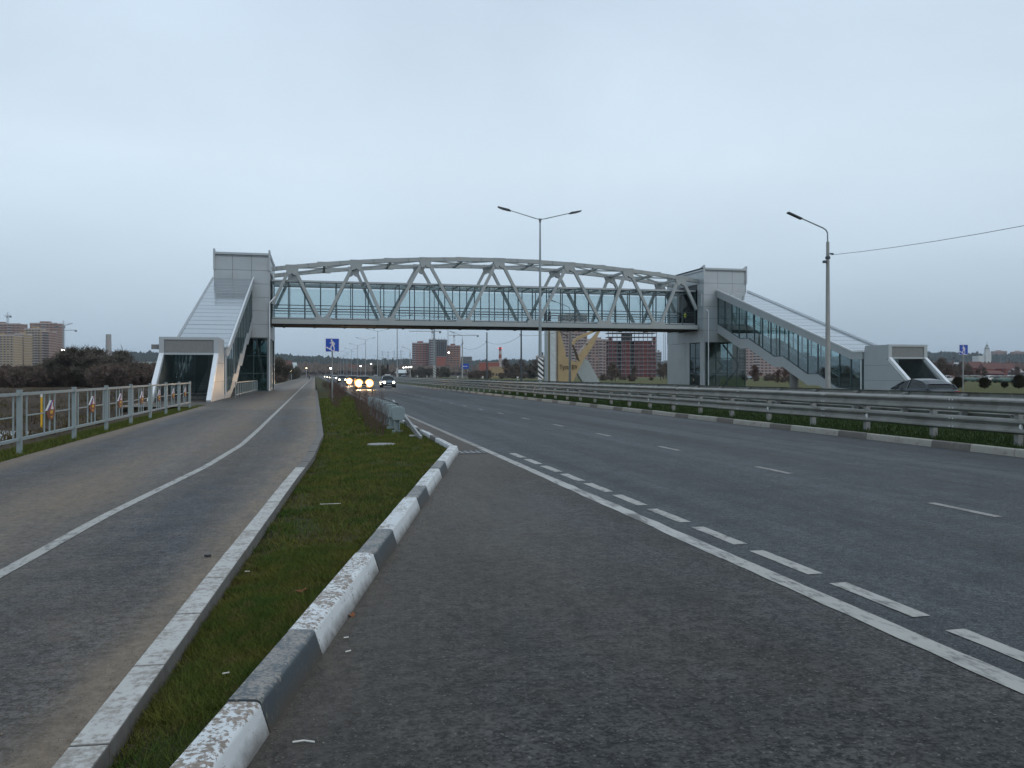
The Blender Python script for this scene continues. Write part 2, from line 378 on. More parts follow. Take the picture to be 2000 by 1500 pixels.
# median strip
tag(MB().add([(XM + .15, -60, .08), (19.9, -60, .08), (19.9, 1200, .08), (XM + .15, 1200, .08)], [(0, 1, 2, 3)]).build('median_strip', 'median_grass'), kind='structure')
# footpath
def cfp(l): return [cf(X, d)[::-1] for X, d in l]      # (y, x) pairs
KW = .165
EDGE_L = cfp([(-1.2, -1.5), (-1.50, 1.0), (-1.87, 3.37), (-2.15, 5), (-2.57, 7.44), (-3.42, 12.4), (-4.08, 16.4)]) + [(21.0, -.02), (22.5, .06), (400, .08)]
CENTRE = [(-9, -4.6), (0, -3.05)] + cfp([(-4.1, 6.64), (-4.6, 9.3), (-5.33, 14.4), (-6.15, 18.8)]) + [(25, -1.60), (420, -1.55)]
PL = -5.6
def path_left(y): return PL if y < 44 else (-9.7 if 44.6 < y < 95 else PL + (-.9 if y >= 95 else -3.9 * (y - 44) / .6))
ys = [-9 + .45 * j for j in range(120)] + [45 + 2 * j for j in range(28)] + [101 + 10 * j for j in range(31)]
def path_dust(x, y, l, r):
    cx = interp(CENTRE, y)
    v = 1.1 * math.exp(-(l / .5) ** 2)
    v += .85 * math.exp(-((r - .02) / (.20 + .035 * max(0, y - 6) if y < 20 else .55)) ** 2)
    v += .62 * math.exp(-((x - (cx - 1.05)) / 1.1) ** 2) * min(1, max(0, (y - 1) / 6))
    if y > 40: v += .25
    return v
def px_edge(y): return interp(EDGE_L, y)
strip('path', [(path_left(y), px_edge(y), y, .0, .0) for y in ys], 'path_asphalt', dust=path_dust, cols=40)
tag(MB().box(-5.65, .22, 410, 700, -.1, 0).build('far_path', 'path_asphalt'), kind='structure')
# verge between the footpath and the road: slopes up to the kerb
def verge_left(y): return px_edge(y) + KW
def verge_right(y):
    if y > 16.6: return XB - .15
    return cf(-1.275, (y + SY * 1.275) / CY)[0]
def verge_z(x, y):
    l, r = verge_left(y), verge_right(y); k = min(1, max(0, (x - l) / max(.1, r - l)))
    return -.105 + .145 * k ** .8 + .018 * math.sin(x * 3.1 + y * 1.7) * math.sin(y * 2.3) * (1 if .05 < k < .95 else 0)
vs, fs = [], []; ys = [-6 + .4 * j for j in range(75)] + [24 + 2 * j for j in range(40)] + [104 + 20 * j for j in range(50)]
C = 14
for y in ys:
    l, r = verge_left(y), verge_right(y)
    for i in range(C + 1):
        x = l + (r - l) * i / C; vs.append((x, y, verge_z(x, y)))
for j in range(len(ys) - 1):
    for i in range(C): a = j * (C + 1) + i; fs.append((a, a + 1, a + C + 2, a + C + 1))
me = bpy.data.meshes.new('verge'); me.from_pydata(vs, [], fs); me.materials.append(M['lawn'])
for p in me.polygons: p.use_smooth = True
o = bpy.data.objects.new('verge', me); COL.objects.link(o); tag(o, kind='structure')
# left grassy strip under the railing
vs, fs = [], []; ys = [-9 + .6 * j for j in range(90)]
for y in ys:
    for i, x in enumerate((-5.6, -5.9, -6.4, -6.95)): vs.append((x, y, (-.02, -.05, -.09, -.17)[i] + .012 * math.sin(y * 2.1 + x)))
for j in range(len(ys) - 1):
    for i in range(3): a = j * 4 + i; fs.append((a, a + 1, a + 5, a + 4))
me = bpy.data.meshes.new('grass_strip'); me.from_pydata(vs, [], fs); me.materials.append(M['lawn'])
o = bpy.data.objects.new('grass_strip', me); COL.objects.link(o); tag(o, kind='structure')
# side road to the left beyond the bridge, with grass between
def sr(y): return -13.5 - (0 if y < 200 else (y - 200) ** 2 / 2600.)
strip('side_road', [(sr(y) - 3.5, sr(y) + 3.5, y, .02, .02) for y in [98 + 8 * j for j in range(40)]], 'side_road_asphalt', cols=2)
strip('roadside_grass', [(sr(y) + 3.6, -6.6, y, -.02, -.02) for y in [98 + 8 * j for j in range(14)]], 'lawn', cols=2)
# ---------------------------------------------------------------- grass blades
def blades(name, pts, zs, hmin, hmax, w, mat, lean=.5, cols=None):
    n = len(pts); h = np.random.uniform(hmin, hmax, n) * np.random.choice([1, 1, 1, 1.5], n); a = np.random.uniform(0, 2 * math.pi, n)
    dx, dy = np.cos(a) * w * .5, np.sin(a) * w * .5; lx, ly = np.random.normal(0, lean, n) * h, np.random.normal(0, lean, n) * h
    v = np.empty((n, 3, 3)); v[:, 0] = np.stack([pts[:, 0] - dx, pts[:, 1] - dy, zs - .01], 1); v[:, 1] = np.stack([pts[:, 0] + dx, pts[:, 1] + dy, zs - .01], 1)
    v[:, 2] = np.stack([pts[:, 0] + lx, pts[:, 1] + ly, zs + h], 1)
    me = bpy.data.meshes.new(name); me.vertices.add(3 * n); me.vertices.foreach_set('co', v.reshape(-1))
    me.loops.add(3 * n); me.loops.foreach_set('vertex_index', np.arange(3 * n)); me.polygons.add(n)
    me.polygons.foreach_set('loop_start', np.arange(0, 3 * n, 3)); me.polygons.foreach_set('loop_total', np.full(n, 3))
    me.materials.append(M[mat]); me.update(calc_edges=True)
    o = bpy.data.objects.new(name, me); COL.objects.link(o); return tag(o, kind='stuff')
def sample_verge(n, y0, y1, bias=1.0):
    y = y0 + (y1 - y0) * np.random.rand(n * 3) ** bias
    l = np.array([verge_left(v) for v in np.linspace(y0, y1, 200)]); r = np.array([verge_right(v) for v in np.linspace(y0, y1, 200)]); g = np.linspace(y0, y1, 200)
    L_, R_ = np.interp(y, g, l), np.interp(y, g, r); wmax = (R_ - L_).max(); keep = np.random.rand(len(y)) < (R_ - L_) / wmax
    y, L_, R_ = y[keep][:n], L_[keep][:n], R_[keep][:n]; x = L_ + .01 + (R_ - L_ - .02) * np.random.rand(len(y))
    # thinner where the ground shows through along the path edge
    bare = np.sin(x * 5.3 + 2 * np.sin(y * 1.9)) * np.sin(y * 3.1 + x) - 1.6 * (x - L_) + .1
    p2_ = np.sin(x * 2.3 + 1.7 * np.sin(y * .9)) * np.sin(y * 1.6 + np.sin(x * 4)) + .5 * np.sin(x * 11 + y * 7) * np.sin(y * 9)
    k = ((bare < .2) & (p2_ < .75)) | (np.random.rand(len(y)) < .28); x, y = x[k], y[k]
    return np.stack([x, y], 1), np.array([verge_z(a, b) for a, b in zip(x, y)])
grassy('blade_green', ((.060, .115, .020), (.175, .165, .036), (.23, .155, .07)), s1=1.9, s2=5, s3=90)
p, z = sample_verge(110000, 1.2, 8, 1.15); blades('grass', p, z, .015, .045, .006, 'blade_green', .8)
grassy('blade_straw', ((.20, .145, .070), (.14, .115, .050), (.26, .19, .11)), s1=1.3, s2=5, s3=90)
p, z = sample_verge(60000, 1.2, 12, 1.2)
k = (np.sin(p[:, 0] * 4.1 + 2.2 * np.sin(p[:, 1] * 1.3)) * np.sin(p[:, 1] * 2.7 + np.cos(p[:, 0] * 3)) + np.random.normal(0, .35, len(z))) > .38
blades('dead_grass', p[k], z[k], .008, .03, .007, 'blade_straw', 1.6)
p, z = sample_verge(70000, 8, 22); blades('grass', p, z, .02, .05, .013, 'blade_green', .8)
p, z = sample_verge(30000, 22, 60); blades('grass', p, z, .03, .08, .03, 'blade_green', .7)
n = 26000; p = np.stack([np.random.uniform(-6.9, -5.62, n), np.random.uniform(12, 46, n)], 1)
blades('grass', p, np.interp(p[:, 0], [-6.95, -6.4, -5.9, -5.6], [-.17, -.09, -.05, -.02]), .03, .10, .02, 'blade_green', .6)
grassy('median_blade', ((.030, .062, .015), (.060, .085, .022), (.070, .06, .035)), s1=1.3, s2=9, s3=200)
n = 60000; p = np.stack([XM + .2 + 6.4 * np.random.rand(n) ** 1.3, 9 + 60 * np.random.rand(n) ** 1.5], 1)
blades('grass', p, np.full(n, .08), .04, .13, .02, 'median_blade', .6)
# grit: loose pebbles gathered at the kerb foot and on the asphalt
def grit(n, fn, smin, smax, mat, label):
    b = MB(); rnd = random.Random(n)
    for _ in range(n):
        x, y, z = fn(rnd); s = rnd.uniform(smin, smax); q = [Vector((rnd.gauss(0, 1), rnd.gauss(0, 1), abs(rnd.gauss(0, .6)))).normalized() * s for _ in range(3)]
        b.add([(x + v.x, y + v.y, z + v.z) for v in q] + [(x, y, z + s), (x, y, z - .002)], [(0, 1, 3), (1, 2, 3), (2, 0, 3), (0, 4, 1), (1, 4, 2)])
    me = bpy.data.meshes.new('grit'); me.from_pydata(b.v, [], b.f); me.materials.append(M[mat]); o = bpy.data.objects.new('grit', me); COL.objects.link(o); tag(o, label, kind='stuff')
def g_bay(rnd):
    d = 2.6 + 11 * rnd.random() ** 1.6; X = -1.07 + (rnd.expovariate(3.2) if rnd.random() < .75 else rnd.uniform(0, 3.2)); x, y = cf(X, d); return x, y, 0.0
plain('grit_grey', (.13, .12, .105), .9, var=.6, vs=60); plain('grit_tan', (.22, .17, .12), .9, var=.5, vs=60)
grit(5200, g_bay, .002, .0065, 'grit_grey', 'loose grit on the side bay asphalt')
def g_path(rnd):
    y = 2.5 + 14 * rnd.random() ** 1.5; return px_edge(y) - rnd.expovariate(3.0) - .01, y, 0.0
grit(3200, g_path, .002, .006, 'grit_tan', 'sandy grit along the right edge of the footpath')
def g_soil(rnd):
    y = 2.2 + 16 * rnd.random() ** 1.4; x = verge_left(y) + .01 + rnd.expovariate(12); return x, y, verge_z(x, y)
grit(4200, g_soil, .004, .013, 'soil', 'crumbs of bare soil along the path edging')
grassy('dry_stalk', ((.115, .085, .045), (.075, .070, .030), (.15, .115, .07)), s1=.3, s2=3, s3=30)
n = 60000; p = np.stack([-7.3 - 50 * np.random.rand(n) ** 1.3, 12 + 95 * np.random.rand(n) ** 1.2], 1)
k = (np.sin(p[:, 0] * .5 + 2 * np.sin(p[:, 1] * .13)) * np.sin(p[:, 1] * .31 + np.cos(p[:, 0] * .4)) + np.random.normal(0, .3, n)) > .12; p = p[k]
zz = np.array([field_z(a, b) for a, b in p]); k = zz > -.24; blades('dry_grass', p[k], zz[k], .08, .28, .05, 'dry_stalk', .6)
# ---------------------------------------------------------------- kerbs
def kerb_mesh(L, w=.155, h=.15, deep=.25, batter=.035, r=.03, joint=.006):
    prof = [(-w, -deep), (-w, h - .012), (-w + .012, h), (-batter - r, h)]
    for k in range(5):
        a = math.pi / 2 * (1 - k / 4); prof.append((-batter - r + math.cos(a) * r, h - r + math.sin(a) * r))
    prof += [(0, -.0), (0, -deep)]
    b = MB(); b.prism(prof, 'y', joint, L - joint); return b
def kerb_row(name, x, y, rz, dirs, seq, mats, n, label=None, **kw):
    root = bpy.data.objects.new(name, None); COL.objects.link(root); root.location = (x, y, 0); root.rotation_euler.z = rz; tag(root, kind='structure')
    ms = {}; pos = 0; i = 0
    while i < n:
        L, mi = seq[i % len(seq)]
        if (L, mi) not in ms: ms[(L, mi)] = kerb_mesh(L, **kw).mesh('kerb_stone', mats[mi], smooth=True)
        o = part('kerb_stone', ms[(L, mi)], root, (random.uniform(-.004, .004), pos * dirs, random.uniform(-.005, .003)), (random.uniform(-.004, .004), 0, random.uniform(-.003, .003)))
        pos += L; i += 1
    return root
def kyaw(x0, y0, x1, y1): return math.atan2(-(x1 - x0), y1 - y0)
# kerb A along the bay: white two, dark one; junction white/dark at depth 3.70
WK = ['white_kerb_paint', 'dark_kerb_paint', 'white_kerb_paint_near', 'kerb_concrete']
s0 = 3.70 - 3.06 * 3
kx, ky = cf(-1.08, s0 - .0)
kerb_row('kerb', *cf(-1.08, s0), YAW, 1, [(1.03, 1), (1.015, 2), (1.015, 2)], WK, 12, w=.20, batter=.04)
kerb_row('kerb', *cf(-1.08, s0 + 3.06 * 4), YAW, 1, [(1.03, 1), (1.015, 0), (1.015, 0)], WK, 9, w=.20, batter=.04)
e_ = s0 + 3.06 * 7
MBk = kerb_mesh(16.98 - e_, w=.20, batter=.04).mesh('kerb_stone', 'white_kerb_paint', smooth=True)
kr = bpy.data.objects.new('kerb', None); COL.objects.link(kr); kr.location = (*cf(-1.08, e_), 0); kr.rotation_euler.z = YAW; tag(kr, kind='structure'); part('kerb_stone', MBk, kr)
# kerb B along the road beyond the corner
kerb_row('kerb', XB, 16.95, 0, 1, [(1.0, 0), (1.0, 0), (1.0, 3)], WK, 90, w=.15)
tag(MB().box(XB - .15, XB, 108, 900, -.2, .14).build('far_kerb', 'kerb_concrete'), kind='structure')
# median kerb: white pairs and single dark blocks
kerb_row('kerb', XM, 8.5 - 3.4 * 6 + .75, 0, 1, [(1.12, 0), (1.12, 0), (1.12, 1)], ['median_kerb_white', 'median_kerb_dark'], 285, w=.15, h=.15, batter=.02) .scale.x = -1
tag(MB().box(XM, XM + .15, 306, 1100, -.2, .14).build('far_kerb', 'kerb_concrete'), kind='structure')
tag(MB().box(19.9, 20.1, -60, 1100, -.2, .14).build('far_kerb', 'kerb_concrete'), kind='structure')
tag(MB().box(31.0, 31.2, -60, 1100, -.2, .15).build('far_kerb', 'kerb_concrete'), kind='structure')
# low edging stones of the footpath, painted white on top up to the bend
root = bpy.data.objects.new('path_edging', None); COL.objects.link(root); tag(root, kind='structure')
pts = []; y = -3.0
while y < 90: pts.append((px_edge(y), y)); y += .985 if y < 20 else 1.96
for i, ((x0, y0), (x1, y1)) in enumerate(zip(pts, pts[1:])):
    L = math.hypot(x1 - x0, y1 - y0); rz = kyaw(x0, y0, x1, y1); wh = y0 < 14.3
    b = MB(); b.box(.0, KW, .004, L - .004, -.3, .006, 1)
    # painted top
    if wh: b.box(.004, KW - .004, .008, L - .008, .006, .010, 0)
    me = b.mesh('kerb_stone', ['path_kerb_paint', 'kerb_concrete']); part('kerb_stone', me, root, (x0, y0, random.uniform(-.004, .004)), (0, 0, rz))
# low earth shoulder stones on the path's left edge beyond the fence
# ---------------------------------------------------------------- markings (thin paint sheets 4 mm up)
mk = bpy.data.objects.new('road_marking', None); COL.objects.link(mk); tag(mk, kind='structure')
def mark(x0, x1, y0, y1, mat, z=.004, jag=0):
    b = MB(); n = max(2, int((y1 - y0) / .25)) if jag else 1; l = []; r = []
    for i in range(n + 1):
        y = y0 + (y1 - y0) * i / n; l.append((x0 + random.uniform(-jag, jag), y, z)); r.append((x1 + random.uniform(-jag, jag), y, z))
    b.add(l + r, [(i, n + 1 + i, n + 2 + i, i + 1) for i in range(n)]); return b.build('line', mat, mk)
mark(3.445, 3.615, -12, 6.6, 'marking_paint', jag=.006); mark(3.445, 3.615, 6.6, 12.4, 'smeared_marking_paint', jag=.012); mark(3.455, 3.60, 12.4, 17.9, 'marking_paint', jag=.008)
mark(3.46, 3.60, 17.9, 160, 'old_marking_paint')
for k in range(-6, 10): mark(3.835, 3.975, 4.70 + 1.2 * k, 5.61 + 1.2 * k, 'marking_paint', jag=.004)
for k in range(-2, 40): mark(7.42, 7.54, 7.8 + 4.2 * k, 8.85 + 4.2 * k, 'old_marking_paint')
for k in range(0, 60): mark(25.4, 25.53, 10 + 4.2 * k, 11.1 + 4.2 * k, 'old_marking_paint')
# footpath centre line
pm = bpy.data.objects.new('path_marking', None); COL.objects.link(pm); tag(pm, kind='structure')
yy = [-8 + .8 * i for i in range(50)] + [32 + 5 * i for i in range(70)]
gaps = {16, 23}
for seg in range(0, len(yy) - 1, 6):
    ys = yy[seg:seg + 7]; l = [(interp(CENTRE, y) - .062, y, .004) for y in ys]; r = [(interp(CENTRE, y) + .062, y, .004) for y in ys]; n = len(ys)
    MB().add(l + r, [(i, n + i, n + i + 1, i + 1) for i in range(n - 1)]).build('line', 'marking_paint', pm)
# tar seam in the bay
def crack(pts, w, mat='black_paint'):
    b = MB(); l, r = [], []
    for x, y in pts: w_ = w * random.uniform(.1, 1.0); l.append((x - w_, y, .003)); r.append((x + w_ * .3, y, .003))
    n = len(pts); b.add(l + r, [(i, n + i, n + i + 1, i + 1) for i in range(n - 1)]); return tag(b.build('road_crack', 'tar'), kind='structure')
cp = None and [(2.92 + .14 * math.sin(t * .8) + random.uniform(-.015, .015), 2.6 + t * .12) for t in range(22)]
for (ax, ay) in ((1610, 1165), (1665, 1172), (1760, 1300), (1800, 1318), (1905, 1400), (1560, 1120)):
    continue
    u, v = gnd(ax, ay); crack([(u + .035 * k + random.uniform(-.01, .01), v + .035 * k) for k in range(4)], .012)
g0, g1 = gnd(950, 905), gnd(1060, 975); False and crack([(g0[0] + (g1[0] - g0[0]) * k / 14 + random.uniform(-.02, .02), g0[1] + (g1[1] - g0[1]) * k / 14) for k in range(15)][::-1], .03)
# storm drain
gx, gy = gnd(912, 884)
dr = empty('storm_drain', (gx, gy, 0), 'rusty square storm drain grate beside the kerb corner', 'drain')
b = MB(); b.box(gx - .32, gx + .32, gy - .30, gy + .30, -.02, .004); b.build('pit', 'black_paint', dr)
b = MB()
for s_ in (-1, 1): b.box(gx + s_ * .32 - .03, gx + s_ * .32 + .03, gy - .33, gy + .33, .0, .02); b.box(gx - .29, gx + .29, gy + s_ * .31 - .02, gy + s_ * .31 + .02, 0, .019)
b.build('frame', 'step_stone', dr)
bm_ = MB().box(-.022, .022, -.29, .29, .004, .012).mesh('bar', 'concrete')
for i in range(5): part('bar', bm_, dr, (-.24 + .12 * i, 0, 0))
# concrete slabs in the verge
for (px, py, w, d, lb) in ((745, 869, .32, .16, 'flat round-edged concrete manhole slab lying in the verge grass'), (812, 856, .16, .10, 'small narrow concrete slab beside the sloping barrier end')):
    x, y = gnd(px, py); z = verge_z(x, y)
    b = MB(); b.prism([(x + w * math.cos(a), y + d * math.sin(a) * 1.6) for a in [i * math.pi / 8 for i in range(16)]] if w > .2 else [(x - w, y - d), (x + w, y - d * .8), (x + w, y + d), (x - w, y + d)], 'z', z - .05, z + .045)
    tag(b.build('concrete_slab', 'concrete', bevel=.01), lb, 'slab')
# litter and leaves, each its own
def litter(px, py, L, rz, mat, name, label, cat, z0=None):
    x, y = gnd(px, py); z = (verge_z(x, y) + .035) if z0 is None else z0
    b = MB()
    if name == 'fallen_leaf':
        pts = [(L * math.cos(a) * (1 if i % 2 else .6), L * .7 * math.sin(a) * (1 if i % 2 else .6)) for i, a in enumerate([k * math.pi / 5 for k in range(10)])]
        b.add([(p[0], p[1], .012 * math.sin(i * 1.7)) for i, p in enumerate(pts)], [tuple(range(10))])
    else: b.tube((-L / 2, 0, .006), (L / 2, 0, .006), .004, .004, 6)
    o = b.build(name, mat); o.location = (x, y, z); o.rotation_euler.z = rz; tag(o, label, cat)
litter(583, 1452, .05, .1, 'litter_white', 'cigarette_butt', 'white cigarette butt on the bay asphalt nearest the white kerb block', 'litter', .004)
litter(604, 1452, .05, -.5, 'litter_white', 'cigarette_butt', 'second of two white cigarette butts lying on the bay asphalt by the near kerb', 'litter', .004)
litter(680, 1275, .035, .5, 'litter_white', 'cigarette_butt', 'pale cigarette butt on the asphalt below the dark kerb block', 'litter', .004)
litter(676, 1248, .03, .2, 'litter_white', 'paper_scrap', 'pale scrap by the foot of the second white kerb pair', 'litter', .004)
litter(441, 1326, .035, .3, 'litter_white', 'paper_scrap', 'small white scrap in the grass beside the near kerb', 'litter')
litter(483, 1109, .04, -.2, 'litter_white', 'paper_scrap', 'small white scrap in the grass close to the path edging', 'litter')
litter(645, 986, .25, 0, 'litter_white', 'paper_scrap', 'thin pale strip lying across the verge grass', 'litter')
litter(590, 1160, .05, .4, 'dry_leaf', 'fallen_leaf', 'curled orange brown leaf on the verge grass', 'leaf')
litter(688, 1203, .04, .9, 'dry_leaf', 'fallen_leaf', 'rusty brown leaf on the asphalt at the kerb foot', 'leaf', .01)
x_, y_ = gnd(406, 1087); b = MB(); b.prism([(.03 * math.cos(a) * random.uniform(.7, 1.2), .03 * math.sin(a)) for a in [k * math.pi / 4 for k in range(8)]], 'z', 0, .022)
o = b.build('stone', 'black_paint', bevel=.006); o.location = (x_, y_, 0); tag(o, 'small dark lump lying on the grey footpath lane', 'stone')
# ================================================================ FOOTBRIDGE AND STAIR TOWERS
Y0, YB0, YB1 = 84.2, 85.6, 91.2        # tower front, near truss, far truss
TOPZ = 13.45
GB = [(84.2, 7.25), (79.1, 5.35), (77.5, 5.35), (72.5, 3.35), (71.0, 3.35), (66.9, 1.65), (65.3, 1.65), (62.5, .50), (56.8, .0)]
GBI = sorted(GB)
def gb(y): return interp(GBI, y)
def zr(y): return interp([(59, 2.95), (60.4, 2.95), (84.2, 10.25)], y)
def rt(y): return interp([(59, 3.45), (60.4, 3.45), (84.2, 10.95)], y)
def stair_tower(x0, m, label):
    T = empty('stair_tower', (x0 + m * 2.6, 88, 0), label, 'stair tower', 'stair towers of the footbridge')
    def X(u): return x0 + m * u
    W, D = 5.25, 9.8; Y1 = Y0 + D
    # inner frame of the tower
    b = MB(); b.box(X(.12), X(W - .12), Y0 + .12, Y1 - .12, 5.3, 7.1); b.box(X(.12), X(W - .12), Y0 + .12, Y0 + .3, 7.1, TOPZ - .1); b.box(X(.12), X(W - .12), Y1 - .3, Y1 - .12, 7.1, TOPZ - .1)
    b.box(X(W - .3), X(W - .12), Y0 + .3, Y1 - .3, 7.1, TOPZ - .1); b.box(X(.12), X(.3), Y0 + .3, YB0, 7.1, TOPZ - .1); b.box(X(.12), X(.3), YB1, Y1 - .3, 7.1, TOPZ - .1); b.box(X(.12), X(.3), YB0, YB1, 11.2, TOPZ - .1)
    b.build('wall', 'dark_core', T)
    # cladding panels
    cl = MB().box(X(.14), X(.16), Y0 + .14, Y0 + .16, 5.3, 5.4).build('cladding', 'facade_panel', T)
    g = .014; rows = [5.22 + 1.31 * i for i in range(7)]
    pm = {}
    def panel(w, h, axis):
        k = (round(w, 2), round(h, 2), axis)
        if k not in pm:
            b = MB(); b.box(-w / 2 + g, w / 2 - g, -.03, .03, -h / 2 + g, h / 2 - g) if axis == 'y' else b.box(-.03, .03, -w / 2 + g, w / 2 - g, -h / 2 + g, h / 2 - g)
            pm[k] = b.mesh('panel', 'facade_panel')
        return pm[k]
    base = Vector((T.location.x, T.location.y, 0))
    for r, z in enumerate(rows):
        h = 1.31 if z + 1.31 < TOPZ + .2 else TOPZ - z
        if h < .2: continue
        for c in range(3):
            w = 1.75; part('panel', panel(w, h, 'y'), cl, Vector((X(w * (c + .5)), Y0 + .08 + random.uniform(-.004, .004), z + h / 2)) - base)
            part('panel', panel(w, h, 'y'), cl, Vector((X(w * (c + .5)), Y1 - .08, z + h / 2)) - base)
        for c in range(6):
            w = D / 6; y = Y0 + w * (c + .5)
            part('panel', panel(w, h, 'x'), cl, Vector((X(W - .08), y, z + h / 2)) - base)
            if not (YB0 - .2 < y < YB1 + .3 and 6.4 < z + h / 2 < 11.2):
                part('panel', panel(w, h, 'x'), cl, Vector((X(.08), y, z + h / 2)) - base)
    # roof with gutter, raised fins at the corners
    b = MB(); b.box(X(-.02), X(W + .02), Y0 - .02, Y1 + .05, TOPZ - .12, TOPZ + .02); b.build('roof', 'bright_trim', T)
    b = MB(); b.box(X(.15), X(W - .15), Y0 - .16, Y0 - .02, TOPZ - .22, TOPZ - .02); b.build('gutter', 'facade_panel', T)
    for u in (.07, W - .07):
        b = MB(); b.prism([(Y0 - .10, TOPZ - 1.7), (Y0 - .10, TOPZ + .30), (Y0 + .9, TOPZ + .04), (Y1 - .5, TOPZ + .04), (Y1, TOPZ + .22), (Y1, TOPZ - .3), (Y0 + .02, TOPZ - .3), (Y0 + .02, TOPZ - 1.7)], 'x', X(u) - .09, X(u) + .09); b.build('parapet_fin', 'facade_panel', T)
    b = MB(); b.box(X(.0), X(.12), Y0 - .0, Y0 + .06, 0, 5.2); b.build('corner_column', 'facade_panel', T)
    # corner column and glazed ground storey
    for ya, yb in ((.1, .9), (3.6, 4.6), (D - .9, D - .1)): MB().box(X(.02), X(.32), Y0 + ya, Y0 + yb, 0, 5.22).build('column', 'facade_panel', T)
    if m > 0: MB().box(X(.0), X(.10), Y0 + 4.6, Y1 - .9, 0, 5.2).build('side_wall', 'facade_panel', T)
    gl = MB().box(X(.2), X(W - .2), Y0 + .09, Y0 + .13, 0.0, .10).build('glazing', 'dark_frame', T)
    us = [.30, 1.55, 2.95, 4.15, W - .1]; zs = [.08, 1.75, 3.45, 5.16]
    for a, c in zip(us, us[1:]):
        for z0, z1 in zip(zs, zs[1:]):
            MB().box(X(a + .03), X(c - .03), Y0 + .10, Y0 + .12, z0 + .03, z1 - .03).build('pane', 'tower_glass', gl)
    for u in us: MB().box(X(u - .035), X(u + .035), Y0 + .06, Y0 + .16, .1, 5.2).build('mullion', 'dark_frame', gl)
    for z in zs[1:]: MB().box(X(.34), X(W - .14), Y0 + .075, Y0 + .145, z - .035, z + .035).build('transom', 'dark_frame', gl)
    ysd = [Y0 + .9, Y0 + 2.2, Y0 + 3.6] if True else []
    for a, c in list(zip(ysd, ysd[1:])) + ([(Y0 + 4.6, Y0 + 6.6), (Y0 + 6.6, Y1 - .9)] if m < 0 else []):
        for z0, z1 in zip(zs, zs[1:]): MB().box(X(.10), X(.12), a + .03, c - .03, z0 + .03, z1 - .03).build('pane', 'tower_glass', gl)
        MB().box(X(.06), X(.15), c - .035, c + .035, .1, 5.2).build('mullion', 'dark_frame', gl)
    for u0, u1, z0, z1 in ((.5, 2.9, .2, 2.6), (2.9, .5, 2.6, 5.0), (2.9, 5.0, .2, 2.6), (5.0, 2.9, 2.6, 5.0)):
        MB().beam((X(u0), Y0 + 1.1, z0), (X(u1), Y0 + 1.1, z1), .14, .14).build('brace', 'truss_paint', T)
    b = MB(); b.box(X(1.4), X(1.6), Y0 + 4, Y1 - 1, 0, 5.2); b.box(X(2.0), X(W - .3), Y0 + 5.5, Y0 + 5.7, 0, 5.2); b.build('lift_shaft', 'concrete', T)
    b = MB(); b.box(X(.3), X(W - .2), Y1 - .25, Y1 - .15, 0, 5.2); b.build('rear_glazing', 'tower_glass', T)
    # rain pipe on the road side
    b = MB(); yp = Y0 - .1; up = .55 if m > 0 else .06
    b.tube((X(up), yp, .15), (X(up), yp, 8.6), .06, n=8); b.tube((X(up), yp, 8.6), (X(up - .5), yp + .6, 9.3), .06, n=8); b.tube((X(up), yp, .15), (X(up), yp - .25, .05), .06, n=8)
    if m > 0: b.tube((X(up - .5), yp + .6, 9.3), (X(up - .5), yp + .6, 10.6), .06, n=8)
    b.build('rain_pipe', 'bright_trim', T, smooth=True)
    # ---------- stair gallery coming down towards the camera
    U0, U1 = 1.72, 5.15
    G = MB().box(X(U0 + .2), X(U1 - .2), 60, 84, 10.5, 10.52).build('gallery_roof', 'dark_core', T) if False else None
    ra = (84.05 - 60.4); n = 19
    rf = MB(); rf.prism([(59.0, 3.26), (60.4, 3.26), (84.15, 10.74), (84.15, 10.84), (60.4, 3.36), (59.0, 3.36)], 'x', X(U0 - .05), X(U1 + .05)); rf = rf.build('gallery_roof', 'dark_core', T)
    for i in range(n):
        ya, yb = 60.4 + ra * i / n + .065, 60.4 + ra * (i + 1) / n - .065
        b = MB(); za, zb = rt(ya) + random.uniform(-.008, .008), rt(yb) + random.uniform(-.008, .008)
        b.prism([(ya, za - .08), (yb, zb - .08), (yb, zb), (ya, za)], 'x', X(U0 - .12), X(U1 + .12)); b.build('roof_panel', 'roof_sheet', rf)
    MB().box(X(U0 - .12), X(U1 + .12), 59.0, 60.37, 3.37, 3.45).build('roof_panel', 'roof_sheet', rf)
    for u, s in ((U0 - .12, -1), (U1 + .12, 1)):
        a = X(u); c = X(u + s * (.10 if s < 0 else .03))
        b = MB(); b.prism([(60.2, 3.47), (84.1, 10.98), (84.1, 11.10), (60.2, 3.60)], 'x', a, c); b.prism([(58.9, 3.47), (60.2, 3.47), (60.2, 3.60), (58.9, 3.60)], 'x', a, c); b.build('gutter', 'bright_trim', T)
        b = MB(); c2 = X(u + s * .03); a2 = X(u - s * .1)
        b.prism([(59.05, 2.88), (60.4, 2.88), (84.15, 10.2), (84.15, 10.95), (60.2, 3.46), (59.05, 3.46)], 'x', a2, c2); b.build('fascia', 'facade_panel', T)
    # side walls: stringer, mullions, panes
    nm = 16; ym = [59.1 + (84.1 - 59.1) * i / nm for i in range(nm + 1)]
